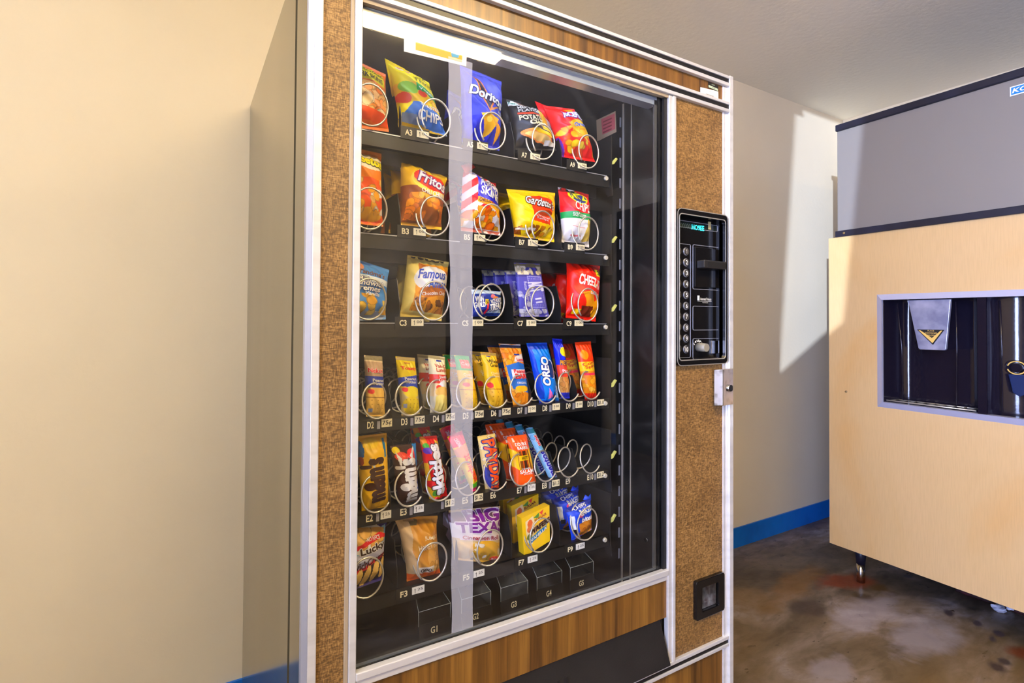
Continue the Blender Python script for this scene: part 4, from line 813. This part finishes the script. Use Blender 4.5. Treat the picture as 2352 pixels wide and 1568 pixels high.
pack('pretzel_stick_pack', 'narrow blue and red pretzel snack pack, ninth on the cracker shelf', [(1268, 777), (1291, 779), (1309, 914), (1289, 915)],
    [('fill', (30, 50, 200)), ('ell', .7, .78, .4, .08, (250, 220, 40)), ('rect', 0, .36, 1, .56, (226, 70, 40)), ('rect', 0, .1, 1, .36, (214, 160, 90)), ('blobs', 0, .1, 1, .36, 8, .06, [(230, 180, 110), (200, 140, 70)], 2), ('rect', 0, 0, 1, .09, (40, 50, 180))],
    [('PRETZEL', .62, .60, .9, .07, (240, 160, 30), {'bold': .03, 'out': (20, 30, 60)}), ('Pizza', .6, .46, .7, .05, wht)], 48)
oc = pack('cheese_snack_pack', 'orange red twisted cheese snack pack at the right end of the cracker shelf', [(1320, 786), (1357, 784), (1371, 918), (1344, 919)],
    [('fill', (236, 70, 20)), ('rect', 0, .5, 1, .66, (250, 200, 40)), ('ell', .3, .78, .22, .08, (250, 150, 20)), ('rect', 0, .12, 1, .5, (226, 140, 30)), ('blobs', 0, .12, 1, .44, 14, .06, [(240, 170, 50), (220, 140, 30), (250, 190, 80)], 6), ('rect', .1, .43, .9, .47, (230, 60, 90)), ('rect', 0, 0, 1, .12, (220, 50, 30))],
    [('Corn\nSpin', .5, .60, .8, .12, (190, 50, 30), {'rot': 10})], 49)
behind(oc, [(-.006, .05, .004, -6), (-.012, .085, .006, -4)], ['orange snack pack leaning behind the twisted front one', 'orange snack pack furthest back at the right end'])
# ---- row E
pack('peanut_candy_bag', 'large yellow chocolate candy bag with brown sideways letters, leftmost on the candy shelf', [(818, 1002), (888, 994), (894, 1163), (831, 1180)],
    [('fill', (250, 190, 10)), ('ell', .4, .90, .24, .07, (236, 200, 20)), ('poly', [(.78, .94), (.88, .95), (.9, .7), (.82, .7)], (20, 120, 170)), ('ell', .06, .82, .1, .12, (30, 90, 150)), ('ell', .05, .68, .08, .06, (150, 60, 20)), ('rect', .70, .12, .76, .7, (252, 216, 110)), ('poly', [(.3, .72), (.44, .7), (.5, .48)], (250, 246, 230))],
    [("m&m's", .42, .42, 1.42, .27, (70, 40, 16), {'rot': 92, 'bold': .07}), ('Peanut', .82, .3, .4, .04, (252, 210, 100), {'rot': 92})], 51, T=.02)
pack('milk_chocolate_candy_bag', 'dark brown candy bag with white sideways letters on the candy shelf', [(896, 1024), (955, 1017), (962, 1148), (916, 1160)],
    [('fill', (74, 48, 40)), ('ell', .16, .92, .14, .06, (250, 216, 30)), ('ell', .30, .82, .24, .07, (226, 80, 50)), ('ell', .72, .84, .2, .09, (226, 50, 50)), ('poly', [(.84, 1), (1, 1), (1, .62), (.88, .62)], (30, 130, 200)), ('rect', .82, .2, .92, .4, (60, 90, 180)), ('poly', [(.1, .9), (.3, .78), (.2, .62)], (240, 236, 230)), ('poly', [(.6, .82), (.86, .96), (.84, .9), (.68, .76)], wht)],
    [("m&m's", .46, .40, 1.75, .30, (246, 244, 242), {'rot': 92, 'bold': .07})], 52, T=.02)
sk_ = pack('fruit_candy_bag', 'red fruit candy bag with rainbow corner and white sideways letters', [(963, 1003), (1003, 1000), (1028, 1138), (988, 1160)],
    [('fill', (224, 26, 30)), ('ell', .12, .94, .2, .06, (250, 150, 20)), ('ell', .2, .87, .16, .04, (80, 180, 60)), ('ell', .22, .80, .2, .05, (100, 50, 170)), ('poly', [(.74, .95), (1, .9), (1, .5), (.9, .5)], (250, 196, 40)), ('ell', .9, .72, .1, .08, (120, 60, 150)), ('rect', 0, .36, .14, .62, (250, 180, 30)), ('poly', [(0, .0), (.5, .0), (.5, .12), (0, .28)], (250, 190, 40)), ('ell', .3, .16, .18, .05, (90, 170, 60))],
    [('skittles', .5, .50, 2.6, .17, (250, 246, 244), {'rot': 88, 'bold': .08, 'out': (40, 20, 20), 'ow': .03})], 53, T=.02, ears=[([(1017, 1112), (1027, 1122), (1005, 1160), (996, 1166), (993, 1156)], (226, 30, 34), .135)])
behind(sk_, [(.004, .05, .012, 0), (.002, .09, .02, 4)], ['red fruit candy bag right behind the rainbow one', 'red fruit candy bag furthest back in its coil'])
stb = pack('fruit_chew_stick', 'slim yellow and pink fruit chew stick leaning behind the pale strip', [(1027, 1003), (1061, 988), (1103, 1120), (1085, 1130)],
    [('fill', (250, 206, 50)), ('rect', 0, .8, 1, 1, (234, 70, 100)), ('rect', 0, .0, 1, .06, (220, 50, 110)), ('rect', .2, .06, .8, .14, (90, 180, 40)), ('ell', .5, .7, .6, .1, (250, 170, 130))],
    [('starburst', .55, .40, 2.2, .12, (232, 70, 40), {'rot': 92, 'bold': .04}), ('ORIGINAL', .4, .86, .7, .05, wht, {'rot': -84})], 54, T=.012)
behind(stb, [(-.005, .05, .004, 4)], ['pink fruit chew stick behind the leaning yellow one'])
pack('peanut_caramel_bar', 'cream and orange caramel bar with orange letters reading downward', [(1096, 1002), (1137, 995), (1147, 1129), (1115, 1132)],
    [('fill', (238, 214, 150)), ('rect', .0, .9, 1, 1, (232, 206, 130)), ('blobs', 0, 0, 1, 1, 24, .05, [(226, 190, 110), (246, 230, 190)], 3), ('poly', [(.02, .2), (.3, .06), (.34, .4), (.05, .5)], (60, 70, 160))],
    [('PAYDAY', .58, .48, 2.75, .20, (240, 92, 20), {'rot': -86, 'bold': .05, 'out': (40, 50, 130), 'ow': .05})], 55, T=.016)
db = pack('salami_stick_pack', 'orange double salami stick pack hanging over the edge of the candy shelf', [(1164, 1003), (1209, 997), (1236, 1130), (1187, 1140)],
    [('fill', (244, 96, 20)), ('poly', [(0, .8), (.3, .72), (.3, .4), (0, .5)], (250, 196, 30)), ('poly', [(1, .8), (.74, .72), (.8, .4), (1, .5)], (250, 196, 30)), ('rect', .22, .42, .42, .74, (120, 70, 20)), ('rect', .46, .42, .62, .74, (70, 40, 20)), ('rect', .64, .42, .82, .74, (130, 76, 24)), ('rect', .25, .42, .30, .74, (220, 170, 60)), ('rect', .68, .42, .73, .74, (220, 170, 60)), ('rect', .3, .58, .75, .66, (226, 190, 30)), ('rect', .18, .90, .28, .97, (252, 220, 200)), ('rect', .34, .14, .9, .21, (232, 222, 210))],
    [('DOUBLE', .52, .855, .56, .05, wht, {'bold': .03}), ('BARREL', .56, .79, .56, .05, wht, {'bold': .03}), ('HOT', .54, .62, .3, .05, (50, 40, 10)), ('COOKED', .5, .44, .4, .025, wht), ('SALAMI', .52, .395, .66, .055, wht, {'bold': .04}), ('STICKS', .52, .35, .4, .02, wht), ('|||||||||', .62, .175, .5, .05, (50, 44, 40)), ('0000 0000', .5, .08, .5, .02, (90, 40, 20))], 56, T=.014, Y=(.152, .128))
behind(db, [(-.004, .045, .008, 0), (-.010, .085, .014, 0)], ['dark orange salami pack just behind the front salami pack', 'dark orange salami pack third in its coil'])
ro = snack('mint_roll', 'pale blue mint roll leaning in front of its row of rolls', [(1207, 986), (1223, 981), (1281, 1098), (1263, 1103)], (.15, .14), .010,
    [('fill', (150, 200, 232)), ('rect', 0, .92, 1, 1, (40, 110, 130)), ('rect', 0, 0, 1, .06, (30, 90, 120)), ('blobs', 0, .1, 1, .9, 12, .05, [(180, 220, 240), (120, 180, 220)], 5)],
    [('mentos', .5, .32, 3.3, .085, (50, 50, 160), {'rot': 90, 'bold': .06, 'out': (236, 240, 250), 'ow': .05}), ('mint', .5, .78, 1.3, .06, (210, 50, 60), {'rot': 90, 'bold': .04, 'out': wht})], nu=24, nv=110, seed=57, seal=0, pinch=0, wr=0, p=2)
behind(ro, [(-.008, .035, .002, 0), (-.014, .07, .004, 0), (-.02, .105, .006, 0)], ['mint roll second in its row', 'mint roll third in its row', 'mint roll furthest back, dark teal end showing'])
# ---- row F
snack('sandwich_cookie_pack', 'purple and red striped sandwich creme cookie pack, bottom left behind the window', [(758, 1190), (888, 1196), (881, 1330), (758, 1372)], (.15, .14), .024,
    [('fill', (60, 50, 130)), ('poly', [(0, .68), (.5, .70), (.98, .95), (1, .5), (0, .2)], (150, 196, 220)), ('ell', .62, .74, .34, .2, (236, 232, 226), 22), ('blobs', .36, .6, .95, .9, 9, .14, [(236, 200, 130), (226, 180, 100)], 2), ('poly', [(.3, .56), (.9, .76), (1, .74), (1, .80), (.86, .84), (.3, .62)], (206, 50, 50)), ('poly', [(0, .40), (1, .70), (1, .50), (0, .18)], (196, 196, 214)), ('poly', [(0, .2), (1, .5), (1, .45), (0, .14)], (206, 50, 50)), ('poly', [(0, .14), (1, .45), (.96, .1), (.5, 0), (0, 0)], (60, 44, 34))]+[('ell', .1+.17*k, .05+.045*k, .065, .2, (236, 200, 120), -12) for k in range(6)],
    [('NO HFCS', .72, .76, .26, .06, wht, {'rot': 8}), ('Lucky', .72, .60, .5, .13, (60, 40, 30), {'rot': 12, 'bold': .04, 'out': wht}), ('SandwichCremes', .56, .40, .98, .10, (70, 30, 40), {'rot': 14, 'shear': .2})], seed=61)
snack('honey_bun_pack', 'clear honey bun pack with orange base on the lowest coil shelf', [(905, 1188), (1005, 1184), (1013, 1322), (935, 1338)], (.152, .14), .03,
    [('fill', (206, 150, 60)), ('rect', 0, .88, .5, 1, (140, 120, 70)), ('poly', [(0, 1), (.3, 1), (.16, .5), (.3, .2), (0, .1)], (226, 196, 150)), ('ell', .66, .62, .34, .36, (200, 140, 40)), ('ell', .8, .38, .26, .26, (220, 166, 80)), ('blobs', .55, .16, 1, .48, 12, .07, [(222, 176, 96), (206, 150, 60), (232, 190, 120)], 4), ('rect', 0, 0, 1, .14, (244, 110, 30)), ('rect', .2, .14, .72, .26, (240, 228, 210)), ('rect', .18, .94, .42, 1, (190, 160, 120))],
    [('JUMBO', .72, .70, .4, .07, (246, 226, 180)), ('HONEY BUN', .64, .58, .66, .08, (246, 226, 180), {'rot': 6}), ('000', .46, .2, .3, .06, (90, 70, 60))], seed=62, pinch=.12)
snack('cinnamon_roll_pack', 'cinnamon roll pack with big purple letters behind the pale strip', [(1024, 1172), (1149, 1162), (1149, 1294), (1044, 1285)], (.152, .14), .024,
    [('fill', (214, 190, 140)), ('rect', 0, .72, 1, 1, (96, 70, 90)), ('rect', 0, .46, 1, .76, (230, 226, 226)), ('rect', 0, 0, 1, .4, (228, 196, 130)), ('ell', .62, .22, .38, .22, (216, 170, 50)), ('blobs', .3, .02, 1, .38, 14, .06, [(246, 238, 220), (70, 44, 20), (226, 180, 60), (240, 226, 190)], 4), ('ell', .86, .08, .12, .06, (230, 70, 40)), ('rect', .1, .44, 1, .54, (236, 226, 232))],
    [('BIG', .62, .88, .66, .18, (120, 40, 140), {'bold': .07, 'out': (236, 226, 236), 'ow': .06}), ('TEXAS', .56, .68, .96, .18, (120, 40, 140), {'bold': .06, 'out': (236, 226, 236), 'ow': .06}), ('Cinnamon Roll', .52, .49, .74, .07, (160, 30, 50)), ('CLOVER', .86, .08, .2, .04, wht)], seed=63, ears=[([(1018, 1178), (1030, 1172), (1038, 1250), (1024, 1228), (1030, 1214), (1018, 1205)], (60, 50, 56), .15)])
bx = snack('wafer_box', 'yellow vanilla wafer box in front on the lowest coil shelf', [(1198, 1190), (1262, 1160), (1263, 1242), (1204, 1279)], (.125, .125), 0,
    [('fill', (248, 200, 20)), ('poly', [(.12, .86), (.4, .92), (.46, .7), (.34, .2), (.14, .3)], (246, 226, 180)), ('ell', .28, .76, .09, .1, (220, 110, 50)), ('ell', .26, .62, .1, .08, (226, 130, 70)), ('ell', .24, .42, .1, .08, (110, 120, 50)), ('poly', [(.4, .86), (.62, .94), (.6, .8)], (80, 140, 60)), ('poly', [(.62, .93), (.78, .97), (.72, .84)], (220, 70, 60)), ('poly', [(.2, .32), (.92, .52), (.88, .62), (.86, .50), (.5, .44), (.22, .2)], (30, 130, 180)), ('poly', [(.2, .36), (.9, .5), (.86, .42), (.55, .30), (.22, .22)], (30, 130, 180))],
    [('SUGAR', .66, .80, .44, .07, (170, 70, 30), {'bold': .03, 'rot': 8}), ('WAFERS', .62, .58, .74, .14, (150, 60, 30), {'bold': .05, 'rot': 10, 'out': (250, 236, 200)}), ('VANILLA', .56, .385, .62, .08, wht, {'rot': 14, 'bold': .02})], seed=64, depth=.022, m='card', nu=80, nv=100)
behind(bx, [(.003, .05, .012, 0), (.004, .09, .018, 0)], ['yellow wafer box second in its coil', 'yellow wafer box furthest back in its coil'])
cp = snack('cookie_bites_pack', 'royal blue cookie bites pack in front at the right of the lowest coil shelf', [(1297, 1168), (1357, 1144), (1359, 1216), (1313, 1242)], (.14, .135), .018,
    [('fill', (20, 74, 200)), ('rect', 0, .88, 1, 1, (30, 50, 140)), ('poly', [(.3, .46), (1, .60), (1, .1), (.7, 0), (.2, 0)], (190, 124, 40)), ('blobs', .3, .0, 1, .5, 9, .16, [(206, 140, 50), (170, 100, 30), (220, 160, 70)], 4), ('rect', .04, .3, .16, .75, (236, 240, 246)), ('rect', .06, .2, .2, .34, (20, 20, 30)), ('ell', .4, .72, .1, .07, (226, 80, 130))],
    [('CHIPS', .5, .92, .5, .08, wht), ('BAKED', .66, .78, .56, .14, wht, {'bold': .05}), ('bites', .62, .56, .44, .14, wht, {'bold': .04, 'shear': .2})], seed=65, ears=[([(1340, 1148), (1345, 1136), (1352, 1141), (1357, 1134), (1358, 1148)], (24, 74, 200), .14)])
behind(cp, [(-.006, .042, .012, 0), (-.012, .08, .02, 0), (-.018, .12, .028, 0)], ['blue cookie bites pack second in its coil', 'blue cookie bites pack third in its coil', 'dark blue cookie bites pack furthest back'])
# ---------------------------------------------------------------- ice dispenser and ice maker on top
IX, IY, AY = 2.3885, .4487, -.041
RZ = math.atan2(-math.cos(AY), math.sin(AY))
ic = empty('ice_dispenser', (IX, IY, 0), RZ, 'maple laminate ice dispenser cabinet on black legs with a dark recess', 'ice dispenser')
z0, z1, S0, S1, DP = .157, 1.558, -.015, 1.16, .86
f0, f1, g0, g1 = .216, 1.02, .829, 1.272      # recess opening (along the front, height)
mb = MB(); mb.box(S0, f0, 0, .02, z0, z1).box(f1, S1, 0, .02, z0, z1).box(f0, f1, 0, .02, z0, g0).box(f0, f1, 0, .02, g1, z1); mb.build('front_panel', M['maple'], ic)
MB().box(S0, S0+.02, .02, DP, z0, z1).box(S1-.02, S1, .02, DP, z0, z1).box(S0+.02, S1-.02, DP-.02, DP, z0, z1).box(S0+.02, S1-.02, .3, DP-.02, z1-.02, z1).box(S0+.02, S1-.02, .02, DP-.02, z0, z0+.02).build('cabinet_body', M['icegrey'], ic)
def bevelframe(a, b, c, d, w_, y, dep):
    mb = MB(); o = [(a, y+.001, c), (b, y+.001, c), (b, y+.001, d), (a, y+.001, d)]; i = [(a+w_, y-dep, c+w_), (b-w_, y-dep, c+w_), (b-w_, y-dep, d-w_), (a+w_, y-dep, d-w_)]
    k = [(p[0], .02, p[2]) for p in i]; mb.add(o+i+k, [(0, 1, 5, 4), (1, 2, 6, 5), (2, 3, 7, 6), (3, 0, 4, 7)]+[(4+j, 4+(j+1) % 4, 8+(j+1) % 4, 8+j) for j in range(4)]); return mb
bevelframe(.192, 1.044, .810, 1.290, .024, -.001, .012).build('recess_frame', mat('satin_steel_frame', (196, 198, 222), .35, metal=.3), ic)
rc = MB(); a, b = .216, .541
rc.smooth = True
def bay(a, b, dep):                         # drafted niche with rounded corners
    P = []; n = 24
    for k in range(n+1):
        t = k/n; x = a+(b-a)*t; y = dep*min(1, (math.sin(math.pi*t)*2.3))**.6 if 0 < t < 1 else 0; P.append((x, .004+y))
    vs = [(x, y, g0) for x, y in P]+[(x, y, g1) for x, y in P]; N = len(P)
    rc.add(vs, [(i, i+1, N+i+1, N+i) for i in range(N-1)])
bay(.216, .541, .10); bay(.568, 1.02, .07)
rc.smooth = False
rc.box(.541, .568, -.004, .03, g0, g1).box(.216, 1.02, .004, .12, g0-.002, g0).box(.216, 1.02, .004, .12, g1, g1+.002)
rco = rc.build('recess_liner', M['icebin'], ic)
def draftrib(x, dx): MB().tube([(x, .02, g1-.02), (x+dx*.6, .026, g1-.2), (x+dx, .02, g0+.02)], .003, 8).build('moulded_rib', M['icebin'], rco)
draftrib(.262, .02); draftrib(.466, 0); draftrib(.600, .004)
gr_ = MB()
gr_.tube([(.222, .012, g0+.012), (.53, .012, g0+.012)], .0028, 6); gr_.tube([(.235, .075, g0+.012), (.53, .075, g0+.012)], .0024, 6)
for k in range(9): gr_.tube([(.232+.034*k, .012, g0+.012), (.240+.034*k, .075, g0+.012)], .0022, 6)
gr_.build('drip_grille', M['steel'], ic)
sp = MB(); sp.prism([(.311, -.002, 1.262), (.458, -.002, 1.262), (.443, -.006, 1.068), (.438, -.006, 1.063), (.354, -.006, 1.063), (.349, -.006, 1.068)], (0, .014, 0))
spo = sp.build('ice_spout', mat('worn_zinc', (140, 144, 176), .4, metal=.5, noise=((190, 192, 216), (14, 14, 14), 5, .4, .7)), ic, .002)
tb = MB(); tb.prism([(.345, -.0065, 1.143), (.438, -.0065, 1.143), (.400, -.0065, 1.083)], (0, .002, 0)); tb.mi = 1
tb.prism([(.351, -.0078, 1.140), (.357, -.0078, 1.140), (.397, -.0078, 1.110), (.427, -.0078, 1.140), (.432, -.0078, 1.140), (.399, -.0078, 1.090)], (0, .001, 0))
for s, zz, ww in (('PLACE', 1.1385, .022), ('CONTAINER', 1.1295, .042), ('BELOW', 1.1205, .026)): text_on(tb, s, (.394, -.0074, zz), EX, EZ, ww, .0055, off=.0004, bold=.01)
tb.build('arrow_badge', [M['ink'], M['gold']], spo)
pr = MB(); n = 24; c0 = np.array([.636, .052, 1.009])
for a0, a1 in ((15, 165), (195, 345)):
    pts = [c0+np.array([.026*math.cos(math.radians(a0+(a1-a0)*k/n)), -.004, .023*math.sin(math.radians(a0+(a1-a0)*k/n))]) for k in range(n+1)]; pr.tube(pts, .0022, 6)
for k, s in enumerate(('PUSH', 'FOR', 'ICE')): text_on(pr, s, (.70, .05, 1.023-.0135*k), EX, EZ, .012*len(s)/1.35, .009, off=.001, bold=.02)
pr.build('push_ring', M['gold'], ic)
MB().cyl((.636, .055, 1.009), (0, -.012, 0), .018, .015, 20).build('push_button', M['icebin'], ic)
MB().prism([(.612, .046, .985), (.672, .046, .985), (.662, .046, .918), (.645, .046, .905), (.625, .046, .918)], (0, .006, 0)).build('cup_lever', mat('blue_black_lever', (30, 44, 84), .3), ic, .004)
for s, d in ((.078, .08), (1.07, .08), (.078, .78), (1.07, .78)):
    l = MB().cyl((s, d, z0), (0, 0, -.075), .024, .018, 20); l.build('leg', M['navy'], ic)
    MB().cyl((s, d, z0-.075), (0, 0, -(z0-.075)+.0), .0165, .0175, 18).build('leg_foot', M['chrome'], ic)
for s, zz in ((.061, .859),): MB().cyl((s, 0, zz), (0, -.004, 0), .0055, .004, 14).build('screw', M['chrome'], ic)
im = empty('ice_maker', (IX, IY, 0), RZ, 'grey ice maker head with navy trims on top of the maple dispenser', 'ice maker')
MB().box(.024, 1.12, .002, .62, 1.586, 2.044).build('grey_housing', M['icegrey'], im, .002)
MB().box(.020, 1.124, -.008, .62, 2.044, 2.074).build('top_trim', M['navy'], im, .004)
MB().box(.020, 1.124, -.010, .62, 1.558, 1.586).build('bottom_trim', M['navy'], im, .002)
MB().cyl((.062, -.010, 1.572), (0, -.005, 0), .006, .005, 14).build('screw', M['chrome'], im)
bg = MB(); bg.box(.640, .80, -.0015, .002, 1.984, 2.018); bg.mi = 1; bg.box(.644, .80, -.0026, -.0015, 1.988, 2.014); bg.mi = 0
text_on(bg, 'KOOLAIRE', (.72, -.0026, 2.001), EX, EZ, .145, .015, off=.0006, bold=.03, shear=.2)
bg.build('name_badge', [M['white'], mat('badge_blue', (30, 130, 200), .3)], im, 0)
# ---------------------------------------------------------------- litter under the dispenser
def crumple(name, label, px, py, r, m, seed, cat='litter', sq=.5):
    p = onfl(px, py); rg = random.Random(seed); bm = bmesh.new(); bmesh.ops.create_icosphere(bm, subdivisions=2, radius=r)
    for v in bm.verts: v.co *= rg.uniform(.55, 1.15); v.co.z *= sq
    lo = min(v.co.z for v in bm.verts); 
    for v in bm.verts: v.co.z -= lo
    me = bpy.data.meshes.new(name); bm.to_mesh(me); bm.free(); me.materials.append(m); o = bpy.data.objects.new(name, me); COL.objects.link(o); o.location = (p[0], p[1], .001); return tag(o, label, cat)
wp = mat('white_wrapper', (214, 218, 236), .4)
crumple('crumpled_wrapper', 'crumpled white wrapper on the floor under the maple cabinet', 2296, 1404, .028, wp, 3)
crumple('crumpled_wrapper', 'small white paper scrap furthest right under the maple cabinet', 2320, 1401, .016, wp, 5)
p = onfl(2265, 1378); mb = MB()
for k in range(2): mb.tube([(p[0]+.02*k, p[1]+.03, .004), (p[0]+.02*k-.01, p[1]-.02, .006), (p[0]+.02*k-.015, p[1]-.07, .004)], .003, 6)
tag(mb.build('green_straps', mat('lime_strap', (170, 190, 70), .5)), 'two lime green straps lying on the floor under the cabinet', 'strap')
p = onfl(2330, 1425)
mb = MB(); mb.box(p[0]+.08, p[0]+.45, p[1]-.25, p[1]+.22, .0, .014); tag(mb.build('rusty_drip_pan', mat('maroon_rust', (38, 12, 15), .5, noise=((80, 30, 34), (20, 20, 20), 4, .45, .65)), None, .004), 'dark maroon rusty pan on the floor under the cabinet', 'pan')
